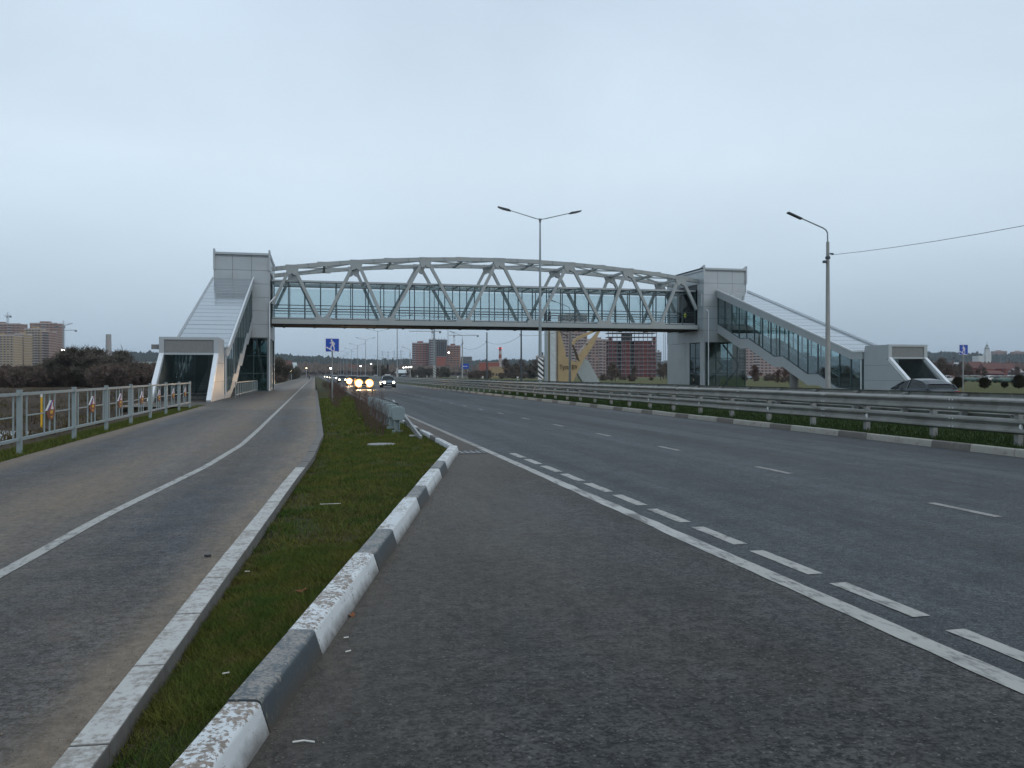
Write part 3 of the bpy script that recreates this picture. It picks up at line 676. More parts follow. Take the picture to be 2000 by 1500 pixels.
    for u, s in ((U0, -1), (U1, 1)):
        a, c = X(u - .06), X(u + .06)
        prof = [(y, z) for y, z in GBI if y > 58] ; prof = [(59.0, .30)] + prof
        low = [(y, max(-.05, z - 1.0)) for y, z in prof[::-1]]
        low = [p for p in low]
        b = MB(); b.prism(prof + low, 'x', a, c); b.build('stringer', 'facade_panel', T)
        gw = MB(); 
        for i, y in enumerate(ym): gw.box(X(u - .05), X(u + .05), y - .045, y + .045, gb(y) + .0, zr(y) + .05)
        gw.build('mullions' if False else 'glazing_frame', 'dark_frame', T)
        sg = MB()
        for (ya, za), (yb, zb) in zip(prof, prof[1:]): sg.beam((X(u), ya, za + .03), (X(u), yb, zb + .03), .13, .06)
        gf = sg.build('sill_rail', 'dark_frame', T)
        for y0_, y1_ in zip(ym, ym[1:]):
            ya, yb = y0_ + .05, y1_ - .05; lowp = [(ya, gb(ya) + .05)] + [(y, z + .05) for y, z in GBI if ya < y < yb] + [(yb, gb(yb) + .05)]
            b = MB(); b.prism(lowp + [(yb, zr(yb)), (ya, zr(ya))], 'x', X(u) - .008, X(u) + .008); b.build('pane', 'stair_glass', gf)
        for h in (.9, 1.1):
            hr = MB(); q = [(y, z + h) for y, z in GBI if y > 58]
            for p, r_ in zip(q, q[1:]): hr.tube((X(u - s * .15), p[0], p[1]), (X(u - s * .15), r_[0], r_[1]), .03, n=6)
            hr.build('handrail', 'chrome', T)
    # steps
    st = MB(); 
    lp = [(y, z - .22) for y, z in GBI]; st.prism(lp + [(y, max(-.1, z - .55)) for y, z in reversed(lp)], 'x', X(U0 + .08), X(U1 - .08)); st = st.build('stair_flight', 'concrete', T)
    z = 0.0; y = 56.8; k = 0
    sm = MB().box(-abs(U1 - U0) / 2 + .09, abs(U1 - U0) / 2 - .09, 0, .34, -.16, 0).mesh('step', 'step_stone')
    for (ya, za), (yb, zb) in zip(GBI, GBI[1:]):
        if zb - za < .05: continue
        ns = max(1, round((zb - za) / .155))
        for i in range(ns):
            part('step', sm, st, Vector((X((U0 + U1) / 2), ya + (yb - ya) * i / ns, za + (zb - za) * (i + 1) / ns)) - base)
    # portal
    yl = 51.4 if m < 0 else 52.4; yt = 55.3 if m < 0 else 56.0
    for u, s in ((U0 + .1, -1), (U1 - .1, 1)):
        b = MB(); b.prism([(yl + .30, -.1), (59.0, -.1), (59.0, 3.42), (58.85, 3.95), (yt + .15, 3.95), (yt + .15, 2.86), (yt + .0 + .3, 2.86)], 'x', X(u - .12), X(u + .12)); pw = b.build('portal_wall', 'facade_panel', T)
        for z_, y_s in ((1.15, yl + .3 + 1.2), (2.35, yl + 3.2)):
            MB().box(X(u + s * .119), X(u + s * .124), y_s + .3, 58.95, z_ - .008, z_ + .008).build('joint', 'dark_core', pw)
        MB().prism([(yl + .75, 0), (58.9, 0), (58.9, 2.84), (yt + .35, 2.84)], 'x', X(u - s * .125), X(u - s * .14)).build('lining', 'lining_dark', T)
        b = MB(); b.beam((X(u), yl + .05, 0), (X(u), yt + .05, 2.86), .27, .26, up=(0, 1, 0)); b.build('portal_leg', 'bright_trim', T)
        b = MB(); b.tube((X(u + s * .17), 59.3, .25), (X(u + s * .17), 59.3, 3.3), .05, n=8); b.build('rain_pipe', 'bright_trim', T, smooth=True)
    b = MB(); xa, xb = X(U0 - .05), X(U1 + .05); y_ = yt - .02
    b.box(xa, xb, y_, y_ + .16, 3.80, 3.97); b.box(xa, xb, y_, y_ + .16, 2.86, 2.98)
    b.box(X(U0 - .05), X(U0 + .25), y_, y_ + .16, 2.98, 3.80); b.box(X(U1 - .25), X(U1 + .05), y_, y_ + .16, 2.98, 3.80); b.build('portal_frame', 'facade_panel', T)
    MB().box(X(U0 + .26), X(U1 - .26), y_ + .06, y_ + .15, 2.985, 3.795).build('sign_board', 'grille_grey', T)
    MB().box(X(U0 + .0), X(U1 - .0), y_ + .18, 58.9, 3.86, 3.955).build('portal_roof', 'facade_panel', T)
    if m < 0:
        MB().box(X(U1 + .06), X(U1 + .55), y_ + .3, y_ + .45, 3.2, 3.5).build('lamp_bracket', 'grille_grey', T)
        # inner glass ramp screen
        b = MB(); b.prism([(59.5, .2), (66, 2.2), (66, 5.0), (59.5, 2.9)], 'x', X(3.6), X(3.62)); b.build('inner_pane', 'tower_glass', T)
    # pillar under the gallery
    b = MB(); b.tube((X(3.4), 71.8, -.1), (X(3.4), 71.8, 2.45), .42, n=20); b.build('pillar', 'concrete', T, smooth=True)
    # low railing under the flight
    for k, yr in enumerate((62.5,)):
        r = MB(); 
        for z_ in (1.05, .18): r.beam((X(U0 - .55), 61, z_), (X(U0 - .55), 83.6, z_), .05, .06)
        for i in range(12): r.box(X(U0 - .58), X(U0 - .52), 61 + i * 2.05, 61.06 + i * 2.05, 0, 1.05)
        for i in range(46): r.box(X(U0 - .556), X(U0 - .544), 61.1 + i * .5, 61.113 + i * .5, .2, 1.03)
        if m < 0: r.build('railing', 'fence_paint', T)
    return T
stair_tower(-4.25, -1, 'pale panelled stair tower with covered stairs on the left, beside the footpath')
stair_tower(41.8, 1, 'pale panelled stair tower with glass-sided stairs on the right, beyond the crash barriers')
# ---------------------------------------------------------------- the span
F = empty('footbridge', (18.8, 88.4, 6.7), 'long glazed footbridge with arched grey steel trusses spanning the whole road', 'footbridge')
XC, HL = 18.78, 22.95
def tz(x): return 13.72 - 1.62 * ((x - XC) / HL) ** 2
BZ = 6.93
tn = [XC + v for v in (-21.0, -14.7, -7.65, .18, 7.95, 14.65, 20.9)]
bn = [XC + v for v in (-18.0, -11.6, -3.6, 4.1, 11.95, 18.15)]
for yc in (YB0, YB1):
    ends = [XC - HL] + tn + [XC + HL]
    for a, c in zip(ends, ends[1:]):
        b = MB(); n = 4
        for i in range(n):
            p, q = a + (c - a) * i / n, a + (c - a) * (i + 1) / n
            b.beam((p - .02, yc, tz(p)), (q + .02, yc, tz(q)), .40, .40)
        b.build('top_chord', 'truss_paint', F)
    for a, c in zip([XC - HL] + bn, bn + [XC + HL]): MB().box(a + .01, c - .01, yc - .2, yc + .2, BZ - .24, BZ + .23).build('bottom_chord', 'truss_paint', F)
    seq = [(bn[i], 0) for i in range(6)]
    def diag(xt, xb):
        s = 1 if xt > xb else -1
        MB().beam((xb + s * .26, yc, BZ + .1), (xt - s * .22, yc, tz(xt) - .12), .30, .34, up=(0, 1, 0)).build('diagonal', 'truss_paint', F)
    for i, x in enumerate(bn): diag(tn[i], x); diag(tn[i + 1], x)
    MB().beam((XC - HL + .1, yc, 8.6), (tn[0] - .22, yc, tz(tn[0]) - .12), .30, .34, up=(0, 1, 0)).build('diagonal', 'truss_paint', F)
    MB().beam((XC + HL - .1, yc, 8.9), (tn[-1] + .22, yc, tz(tn[-1]) - .12), .30, .34, up=(0, 1, 0)).build('diagonal', 'truss_paint', F)
    for x in tn:
        z = tz(x); b = MB(); b.prism([(x - .62, z + .22), (x + .62, z + .22), (x + .62, z - .24), (x + .38, z - .85), (x + .12, z - .75), (x, z - .60), (x - .12, z - .75), (x - .38, z - .85), (x - .62, z - .24)], 'y', yc - .22, yc + .22); gp = b.build('gusset_plate', 'truss_paint', F)
        b = MB()
        for i in range(5):
            for j in range(2): b.box(x - .5 + i * .25 - .02, x - .5 + i * .25 + .02, yc - .24, yc - .22, z - .1 + j * .18, z - .06 + j * .18)
        b.build('bolts', 'dark_core', gp)
    for x in bn:
        b = MB(); b.prism([(x - .85, BZ - .24), (x + .85, BZ - .24), (x + .85, BZ + .23), (x + .62, BZ + .62), (x + .22, BZ + .62), (x, BZ + .42), (x - .22, BZ + .62), (x - .62, BZ + .62), (x - .85, BZ + .23)], 'y', yc - .22, yc + .22); b.build('gusset_plate', 'truss_paint', F)
    for x in [ (p + q) / 2 for p, q in zip(tn, tn[1:])]:
        MB().box(x - .7, x + .7, yc - .21, yc + .21, tz(x) - .22, tz(x) + .225).build('splice_plate', 'truss_paint', F)
# lateral bracing between the top chords
ps = []
for a, c in zip(tn, tn[1:]): ps += [a, (a + c) / 2]
ps += [tn[-1]]
for i, x in enumerate(ps):
    MB().box(x - .12, x + .12, YB0 + .2, YB1 - .2, tz(x) - .18, tz(x) + .06).build('cross_beam', 'truss_paint', F)
    if i < len(ps) - 1:
        q = ps[i + 1]; ym_ = (YB0 + YB1) / 2
        if i % 2 == 0: e = [((x, YB0 + .2), (q, ym_)), ((x, YB1 - .2), (q, ym_))]
        else: e = [((x, ym_), (q, YB0 + .2)), ((x, ym_), (q, YB1 - .2))]
        for (xa, ya), (xb, yb) in e: MB().beam((xa, ya, tz(xa) - .05), (xb, yb, tz(xb) - .05), .14, .14).build('bracing', 'truss_paint', F)
# deck underside, floor, roof of the corridor
YG0, YG1 = YB0 + .50, YB1 - .50
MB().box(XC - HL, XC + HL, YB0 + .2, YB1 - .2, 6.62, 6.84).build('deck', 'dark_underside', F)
MB().box(XC - HL, XC + HL, YG0 - .1, YG1 + .1, 6.85, 7.14).build('floor', 'concrete', F)
MB().box(XC - HL, XC + HL, YG0 + .1, YG1 - .1, 10.90, 11.0).build('ceiling', 'glass_ceiling' if False else 'roof_sheet', F) if False else None
NP = 29; P = 2 * HL / NP
pg = MB().box(-P / 2 + .045, P / 2 - .045, -.008, .008, 0, 2.05).mesh('pane', 'bridge_glass'); pl = MB().box(-P / 2 + .045, P / 2 - .045, -.008, .008, 0, 1.18).mesh('pane', 'bridge_glass')
mm = MB().box(-.045, .045, -.06, .06, 7.15, 10.88).mesh('mullion', 'dark_frame'); rp = MB().box(-P / 2 + .03, P / 2 - .03, YG0 + .15 - 88.4, YG1 - .15 - 88.4, 0, .012).mesh('roof_pane', 'bridge_glass')
rb = MB().box(-.025, .025, YG0 - 88.4 + .07, YG1 - 88.4 - .07, -.06, .06).mesh('roof_rib', 'dark_frame')
for yc in (YG0, YG1):
    s = -1 if yc == YG0 else 1
    wl = MB(); wl.box(XC - HL, XC + HL, yc - .06, yc + .06, 10.87, 10.93); wl.box(XC - HL, XC + HL, yc - .12, yc + .10, 10.935, 11.12, 1); wl = wl.build('eaves', ['dark_frame', 'facade_panel'], F)
    hr = MB().box(XC - HL, XC + HL, yc - .03, yc + .03, 8.56, 8.64).build('rail', 'dark_frame', F)
    MB().box(XC - HL, XC + HL, yc - .05, yc + .05, 7.27, 7.37).build('sill', 'facade_panel', F)
    MB().box(XC - HL, XC + HL, yc - .02, yc + .02, 7.15, 7.26).build('kick_plate', 'dark_frame', F)
    for z_ in (8.05, 8.3): MB().tube((XC - HL, yc - s * .22, z_), (XC + HL, yc - s * .22, z_), .03, n=6).build('handrail', 'chrome', F)
    for i in range(NP + 1):
        x = XC - HL + P * i; part('mullion', mm, F, (x - 18.8, yc - 88.4, -6.7))
        if i < NP:
            part('pane', pg, F, (x + P / 2 - 18.8, yc - 88.4, 8.66 - 6.7), (random.uniform(-.006, .006), 0, random.uniform(-.006, .006))); part('pane', pl, F, (x + P / 2 - 18.8, yc - 88.4, 7.375 - 6.7))
for i in range(NP + 1):
    x = XC - HL + P * i; part('roof_rib', rb, F, (x - 18.8, 0, 11.0 - 6.7))
    if i < NP: part('roof_pane', rp, F, (x + P / 2 - 18.8, 0, 11.05 - 6.7))
for i in range(15):
    x = XC - HL + 1 + (2 * HL - 2) * i / 14; MB().box(x - .1, x + .1, YB0 + .2, YB1 - .2, 6.56, 6.63).build('floor_beam', 'dark_underside', F)
# people in the walkway and on the path
def person(x, y, z, rz, label, coat='coat_black', trousers='trousers_dark', h=1.74, stride=.18, group=None, arm=.1):
    root = empty('person', (x, y, z), label, 'person', group, rz); k = h / 1.74
    def skin(name, vs, es, rad, mat, root_i=0):
        me = bpy.data.meshes.new(name); me.from_pydata([(a * k, b * k, c * k) for a, b, c in vs], es, []); me.materials.append(M[mat])
        o = bpy.data.objects.new(name, me); COL.objects.link(o); o.parent = root
        md = o.modifiers.new('skin', 'SKIN'); md.use_smooth_shade = True
        for i, r in enumerate(rad): me.skin_vertices[0].data[i].radius = (r[0] * k, r[1] * k) if isinstance(r, tuple) else (r * k, r * k)
        for i in range(len(vs)): me.skin_vertices[0].data[i].use_root = (i == root_i)
        sb = o.modifiers.new('sub', 'SUBSURF'); sb.levels = 1; sb.render_levels = 1; return o
    s = stride
    vs = [(0, 0, .93), (0, 0, 1.12), (0, 0, 1.38), (0, 0, 1.50), (0, .02, 1.58), (0, .02, 1.68), (.09, 0, .88), (.10, s * .6, .50), (.10, s, .08), (.10, s + .14, .04),
          (-.09, 0, .88), (-.10, -s * .2, .48), (-.10, -s, .10), (-.10, -s + .13, .04), (.19, 0, 1.42), (.25, -arm, 1.14), (.25, arm * .4, .90), (.25, arm * .6, .80), (-.19, 0, 1.42), (-.25, arm, 1.14), (-.25, arm * 1.6, .90), (-.25, arm * 1.8, .80)]
    es = [(0, 1), (1, 2), (2, 3), (3, 4), (4, 5), (0, 6), (6, 7), (7, 8), (8, 9), (0, 10), (10, 11), (11, 12), (12, 13), (2, 14), (14, 15), (15, 16), (16, 17), (2, 18), (18, 19), (19, 20), (20, 21)]
    rad = [(.13, .09), (.12, .09), (.15, .10), .06, .085, .085, .085, .06, .045, .04, .085, .06, .045, .04, .055, .045, .032, .03, .055, .045, .032, .03]
    skin('body', vs, es, rad, 'skin')
    skin('coat', vs[:4] + [vs[i] for i in (14, 15, 16, 18, 19, 20)], [(0, 1), (1, 2), (2, 3), (2, 4), (4, 5), (5, 6), (2, 7), (7, 8), (8, 9)], [(.18, .13), (.17, .125), (.18, .13), .085, .075, .065, .055, .075, .065, .055], coat)
    skin('trousers', [vs[i] for i in (0, 6, 7, 8, 10, 11, 12)], [(0, 1), (1, 2), (2, 3), (0, 4), (4, 5), (5, 6)], [(.15, .11), .11, .085, .065, .11, .085, .065], trousers)
    skin('hair', [(0, -.01, 1.62), (0, .0, 1.71)], [(0, 1)], [.10, .095], 'hair_dark')
    for a, b in ((.10, s), (-.10, -s)): MB().box(a - .05, a + .05, b - .08, b + .2, 0, .09).build('shoe', 'coat_black', root, bevel=.02, local=True)
    return root
x1, y1 = at(1076, 89.2); person(x1, 88.0, 7.15, R(80), 'left of two dark figures side by side behind the bridge glass', 'coat_blue', group=None)
x1, y1 = at(1085, 89.4); person(x1, 88.3, 7.15, R(100), 'right of two dark figures side by side behind the bridge glass', 'coat_black')
person(41.2, 87.6, 7.15, R(90), 'person in a bright yellow vest at the right end of the bridge', 'vest_yellow')
x1, y1 = at(604, 262); person(x1, y1, 0, 0, 'dark-clothed walker on the far footpath, nearer its centre line', 'coat_black', group=None)
x1, y1 = at(599.5, 330); person(x1, y1, 0, 0, 'farther dark-clothed walker at the left edge of the far footpath', 'coat_black')
# ================================================================ BARRIERS, RAILINGS, LAMPS, SIGNS
def w_beam(y0, y1, z0, z1, side=1, n=None):
    """W profile beam running along y, bulging to -x (towards the traffic)"""
    h = z1 - z0; pr = [(.00, 0), (-.05, .06), (-.085, .14), (-.085, .24), (-.05, .34), (-.01, .42), (.0, .50), (-.01, .58), (-.05, .66), (-.085, .76), (-.085, .86), (-.05, .94), (.0, 1.0)]
    poly = [(side * a, z0 + h * c) for a, c in pr]; t = .012 * side
    poly2 = [(a + t, c) for a, c in poly[::-1]]
    b = MB(); b.prism(poly + poly2, 'y', y0, y1); return b
def crash_barrier(x, side, ystart, yend, label, sp=2.5):
    root = empty('crash_barrier', (x, ystart, 0), label, 'crash barrier', 'steel crash barriers along the median')
    L = 5.0; mu = w_beam(.0, L - .02, .76, 1.09, side).mesh('beam', 'barrier_steel', smooth=True); ml = w_beam(.0, L - .02, .33, .66, side).mesh('beam', 'barrier_steel', smooth=True)
    pb = MB(); pb.box(.05 * side, .06 * side, -.06, .06, -.1, 1.02); pb.box(.06 * side, .17 * side, -.06, -.052, -.1, 1.02); pb.box(.17 * side, .18 * side, -.06, .06, -.1, 1.02); pm = pb.mesh('post', 'galvanised')
    sb = MB().box(0, .05 * side, -.11, .11, .80, 1.05).box(0, .05 * side, -.11, .11, .37, .62).mesh('spacer', 'galvanised')
    rfm = MB(); rfm.prism([(0, -.06), (.05, -.03), (.06, .03), (.0, .07)], 'x', -.13 * side, -.085 * side); rf = rfm.mesh('reflector_or_halo', 'white_paint')
    bt = MB()
    for zz in (.40, .59, .83, 1.02):
        for yy in (-.05, .05): bt.box(-.097 * side, -.08 * side, yy - .014, yy + .014, zz - .014, zz + .014)
    btm = bt.mesh('bolts', 'white_paint')
    n = int((yend - ystart) / L)
    for i in range(n):
        for me in (mu, ml):
            part('beam', me, root, (random.uniform(-.008, .008), i * L, random.uniform(-.006, .006)), (random.uniform(-.0012, .0012), 0, random.uniform(-.001, .001)))
        for k in range(2): part('post', pm, root, (0, i * L + 1.6 + k * sp, 0)); part('spacer', sb, root, (0, i * L + 1.6 + k * sp, 0))
        part('reflector_or_halo', rf, root, (0.06 * side, i * L + 1.35, .50)); part('bolts', btm, root, (0, i * L + 3.3, 0))
    return root
crash_barrier(14.5, 1, -1.9, 230, 'near row of double-beam steel crash barrier along the median kerb')
crash_barrier(18.6, -1, -6.0, 229, 'far row of double-beam steel crash barrier behind the median grass')
b = MB()
for x in (14.5, 18.6):
    for z in (.33, .76): b.box(x - .05, x, 230, 900, z, z + .33)
tag(b.build('far_barrier', 'barrier_steel'), 'distant continuation of the steel barriers fading towards the horizon', 'crash barrier')
# start of the barrier on the verge
gr = empty('crash_barrier', (2.42, 24, 0), 'galvanised barrier end on the verge, its end bar sloping into the grass', 'crash barrier')
for i in range(7):
    y = 22.6 + 1.7 * i
    b = MB(); b.box(2.10, 2.12, y - .07, y + .07, -.1, .74); b.box(2.12, 2.22, y - .006, y + .006, -.1, .74); b.box(2.22, 2.24, y - .07, y + .07, -.1, .74); b.build('post', 'spacer_grey', gr)
    b = MB(); b.prism([(2.02, .42), (2.06, .36), (2.30, .36), (2.37, .42), (2.37, .68), (2.30, .74), (2.06, .74), (2.02, .68)], 'y', y - .10, y + .10); b.build('spacer', 'spacer_grey', gr, bevel=.02)
    b = MB(); b.box(2.04, 2.32, y - .09, y + .09, .02, .09); b.build('base_plate', 'spacer_grey', gr)
wb = w_beam(25.6, 34, .42, .74, -1); wb.v = [(x + 2.45, y, z) for x, y, z in wb.v]; wb.build('beam', 'galvanised', gr)
MB().beam((2.48, 27.2, .72), (2.50, 20.0, .05), .055, .13).build('end_bar', 'galvanised', gr)
# ---------------------------------------------------------------- pedestrian railing on the left
PX = -5.92; py0 = 18.95 - 4.0 * 4
ys = [18.95 + 3.4 * k - (0) for k in range(-5, 8)]
ys = [18.95 + (3.98 if k > 0 else 0) + 3.32 * (k - 1 if k > 0 else k) for k in range(-5, 8)]
for i, y in enumerate(ys):
    pass
rl = empty('railing', (PX, 19, 0), 'grey steel pedestrian railing with painted shields left of the footpath', 'railing')
for i, y in enumerate(ys):
    b = MB(); b.box(PX - .045, PX + .045, y - .045, y + .045, -.25, 1.27); b.prism([(PX - .05, y - .05), (PX + .05, y - .05), (PX + .05, y + .05), (PX - .05, y + .05)], 'z', 1.27, 1.29); b.build('post', 'fence_paint', rl)
    if i == len(ys) - 1: break
    y2 = ys[i + 1]; L = y2 - y
    for z, w in ((1.20, .06), (.27, .05)): MB().box(PX - w / 2, PX + w / 2, y + .05, y2 - .05, z - .03, z + .03).build('rail', 'fence_paint', rl)
    yc = (y + y2) / 2
    for yy in (y + L * .11, yc - .38, yc, yc + .38, y2 - L * .11): MB().box(PX - .014, PX + .014, yy - .014, yy + .014, .30, 1.17).build('bar', 'fence_paint', rl)
    for a, c in ((y + L * .11, yc - .38), (yc + .38, y2 - L * .11)):
        if c - a > .4: MB().box(PX - .012, PX + .012, a, c, .73, .755).build('bar', 'fence_paint', rl)
    # shield with tricolour band
    e = MB(); pts = []
    for k in range(16):
        a = math.pi * (k / 15); pts.append((yc + .29 * math.cos(a + math.pi), .74 - .17 * math.sin(a)))
    pts += [(yc + .29, .82), (yc + .10, .97), (yc - .02, .99), (yc - .29, .82)]
    e.prism(pts, 'x', PX + .018, PX + .032); sh = e.build('shield', 'orange_brown_paint', rl)
    def bandp(d0, d1, mt):
        f = MB(); f.prism([(yc - .44 + d0, .79), (yc - .44 + d1, .79), (yc - .10 + d1, 1.02), (yc - .10 + d0, 1.02)], 'x', PX + .034, PX + .042); f.build('band', mt, sh)
    bandp(.0, .13, 'white_paint'); bandp(.131, .24, 'dark_blue_paint'); bandp(.241, .33, 'red_paint')
    f = MB(); f.prism([(yc - .0, .94), (yc + .03, .98), (yc + .06, .94), (yc + .06, .89), (yc + .13, .81), (yc - .07, .81), (yc - .0, .89)], 'x', PX + .044, PX + .05); f.build('emblem', 'sign_white', sh)
    f = MB(); f.prism([(yc - .09, .78), (yc + .11, .78), (yc + .10, .71), (yc - .08, .71)], 'x', PX + .034, PX + .04); f.prism([(yc - .07, .65), (yc + .09, .65), (yc + .06, .62), (yc - .04, .62)], 'x', PX + .034, PX + .04); f.build('emblem', 'yellow_paint', sh)
# yellow marker post in the field
x, y = at(81, 29); b = empty('marker_post', (x, y, 0), 'thin yellow marker post standing in the muddy field behind the railing', 'post')
MB().tube((x, y, -.3), (x, y, .82), .035, n=8).build('post', 'yellow_paint', b); MB().tube((x, y, .82), (x, y, .92), .035, n=8).build('cap', 'white_paint', b)
# ---------------------------------------------------------------- lamps
def stripes(mb, x, y, z0, z1, w):
    pass
def double_lamp(y, label, plate=True, parts=True):
    x = 16.5; r = empty('street_lamp', (x, y, 0), label, 'street lamp', 'double-armed street lamps along the median'); H = 13.3
    b = MB(); b.tube((x, y, 0), (x, y, 4.2), .14, .12, 12); b.tube((x, y, 4.2), (x, y, H), .115, .055, 12); b.build('pole', 'lamp_steel', r, smooth=True)
    MB().tube((x, y, 0), (x, y, .55), .19, n=12).build('base', 'lamp_steel', r, smooth=True)
    MB().tube((x, y, H - .25), (x, y, H + .05), .06, .13, 10).build('collar', 'lamp_steel', r, smooth=True)
    for s in (-1, 1):
        a = MB(); p = [(x, y, H), (x + s * .35, y, H + .06), (x + s * 2.35, y, H + .58)]
        for u, v in zip(p, p[1:]): a.tube(u, v, .038, .03, 8)
        a.build('arm', 'lamp_steel', r, smooth=True)
        h = MB(); dx, dz = .95, .22
        h.prism([(x + s * 2.25, H + .50), (x + s * 2.45, H + .52), (x + s * 2.75, H + .58), (x + s * 3.25, H + .76), (x + s * 3.27, H + .83), (x + s * 2.8, H + .74), (x + s * 2.4, H + .66)], 'y', y - .13, y + .13); lh = h.build('lamp_head', 'lamp_dark', r, bevel=.02)
        MB().beam((x + s * 2.8, y, H + .575), (x + s * 3.2, y, H + .72), .2, .01).build('lens', 'white_paint', lh)
    if plate:
        yb = y - .16; w = .21; z0, z1 = 1.22, 2.95
        pl = MB().box(x - w, x + w, yb - .012, yb, z0, z1).build('striped_plate', 'white_paint', r)
        k = z0 - .5
        while k < z1 + .1:
            def cl(z): return min(z1, max(z0, z))
            q = [(x - w, cl(k + .36)), (x + w, cl(k)), (x + w, cl(k + .17)), (x - w, cl(k + .53))]
            if q[3][1] - q[0][1] > .01 or q[2][1] - q[1][1] > .01: MB().prism(q, 'y', yb - .016, yb - .013).build('stripe', 'black_paint', pl)
            k += .36
    return r
LY = [60.2, 117, 171.5, 226, 281, 336, 391, 446, 501, 556, 611]
for i, y in enumerate(LY): double_lamp(y, ('tall double-armed street lamp with striped plate in the median, in front of the footbridge', 'double-armed lamp post with striped plate seen just beyond the footbridge deck')[i] if i < 2 else '%s nearest double-armed street lamp along the median, seen under the footbridge' % ORD[i], plate=i < 3)
def single_lamp(x, y, label, H=9.6, rise=.95, arm=2.4):
    r = empty('street_lamp', (x, y, 0), label, 'street lamp', 'single-armed concrete lamp posts on the right')
    MB().tube((x, y, 0), (x, y, H), .17, .095, 12).build('pole', 'pole_concrete', r, smooth=True)
    a = MB(); p = [(x, y, H - .2), (x - .02, y, H + .55), (x - .12, y, H + .72), (x - .32, y, H + .84), (x - arm + .5, y, H + 1.4)]
    for u, v in zip(p, p[1:]): a.tube(u, v, .045, .04, 8)
    a.build('arm', 'lamp_steel', r, smooth=True)
    h = MB(); h.beam((x - arm + .6, y, H + 1.33), (x - arm - .35, y, H + 1.68), .26, .10, up=(0, 0, 1)); h.build('lamp_head', 'lamp_dark', r, bevel=.02)
    b = MB(); b.tube((x + .02, y - .2, H - .75), (x + .25, y - .2, H - .75), .05, n=8); b.box(x - .3, x - .1, y - .1, y + .1, H - 1.3, H - 1.15); b.tube((x, y, H - 1.05), (x, y, H - .9), .15, n=12); b.build('clamp', 'lamp_dark', r)
    return r
XR = 30.6
single_lamp(XR, 50.8 * .8847, 'concrete street lamp with one arm in front of the right stair', H=9.75)
for i, (px, lb) in enumerate(((1113, 'single-armed concrete lamp post standing in front of the golden stele'), (903, 'single-armed concrete lamp post beside the blue road sign under the bridge'), (801, 'single-armed concrete lamp post just left of the red-brick tower blocks'), (742, 'farthest visible single-armed lamp post right of the median'))):
    d = atx(px, XR); single_lamp(XR, at(px, d)[1], lb, H=9.2)
for i, (px, lb) in enumerate(((1018, 'dark wooden line pole under the bridge right of the red-white chimney'), (951, 'dark wooden line pole under the bridge left of the red-white chimney'))):
    d = atx(px, 33.0); x, y = at(px, d); r = empty('utility_pole', (x, y, 0), lb, 'pole'); MB().tube((x, y, 0), (x, y, 10), .17, .11, 10).build('pole', 'lamp_dark', r, smooth=True); MB().box(x - .3, x + .1, y - .1, y + .1, 8.1, 8.25).build('bracket', 'lamp_dark', r)
def cable(a, b, sag, label, r=.014, name='overhead_cable'):
    m = MB(); a, b = Vector(a), Vector(b); n = 14; pr = None
    for i in range(n + 1):
        t = i / n; p = a.lerp(b, t) - Vector((0, 0, sag * 4 * t * (1 - t)))
        if pr is not None: m.tube(pr, p, r, r, 4, caps=False)
        pr = p
    return tag(m.build(name, 'lamp_dark'), label, 'cable')
cable((XR + .2, 44.9, 8.95), (XR + .2, 4, 9.3), .9, 'thin overhead cable running off the right edge from the near concrete lamp', .016)
d1, d2, d3 = atx(1018, 33.0), atx(951, 33.0), atx(1070, 33.0)
cable((33, at(1018, d1)[1], 8.1), (33, at(951, d2)[1], 8.1), .9, 'sagging cable between the two dark line poles under the bridge', .025)
cable((33, at(1018, d1)[1], 8.1), (33, 98, 8.1), .6, 'sagging cable from the right dark line pole towards the stele', .025)
cable((33, at(951, d2)[1], 8.1), (33, 190, 8.1), 1.0, 'sagging cable from the left dark line pole into the distance', .025)
# ---------------------------------------------------------------- signs
def walk_sign(x, y, zc, S, label, grp='blue stair crossing signs', edge=True):
    r = empty('road_sign', (x, y, 0), label, 'road sign', grp)
    MB().tube((x, y, 0), (x, y, zc - S / 2 + .1), .045, n=10).build('pole', 'galvanised', r, smooth=True)
    pl = MB().box(x - S / 2, x + S / 2, y - .05, y - .035, zc - S / 2, zc + S / 2).build('sign_plate', 'sign_white' , r)
    e = S * .03; yb = y - .052
    MB().box(x - S / 2 + e, x + S / 2 - e, yb - .004, yb, zc - S / 2 + e, zc + S / 2 - e).build('field', 'sign_blue', pl)
    f = MB(); q = S / 2; yf = yb - .006
    def poly(p): f.prism([(x + a * q, zc + b * q) for a, b in p], 'y', yf - .003, yf)
    poly([(-.10 + .13 * math.cos(t * .7), .72 + .13 * math.sin(t * .7)) for t in range(9)])            # head
    poly([(-.14, .55), (.14, .58), (.22, .05), (-.10, -.02)])                                              # torso
    poly([(.10, .55), (.40, .22), (.34, .0), (.24, .02), (.28, .2), (.10, .40)])                          # back arm
    poly([(-.14, .5), (-.40, .28), (-.36, .20), (-.10, .36)])                                              # front arm
    poly([(.02, .05), (.22, .05), (.32, -.35), (.36, -.68), (.22, -.68), (.18, -.36), (.02, -.05)])      # back leg
    poly([(-.10, .02), (.06, .0), (-.12, -.28), (-.14, -.62), (-.28, -.62), (-.28, -.24)])                # front leg
    poly([(-.98, -.28), (-.62, -.28), (-.62, -.42), (-.34, -.42), (-.34, -.56), (-.05, -.64), (-.05, -.72), (.3, -.76), (.3, -.86), (.72, -.88), (.72, -.97), (.5, -.97), (.1, -.93), (.1, -.84), (-.2, -.80), (-.2, -.70), (-.48, -.66), (-.48, -.54), (-.76, -.50), (-.76, -.40), (-.98, -.38)])
    f.build('pictogram', 'sign_white', pl); return r
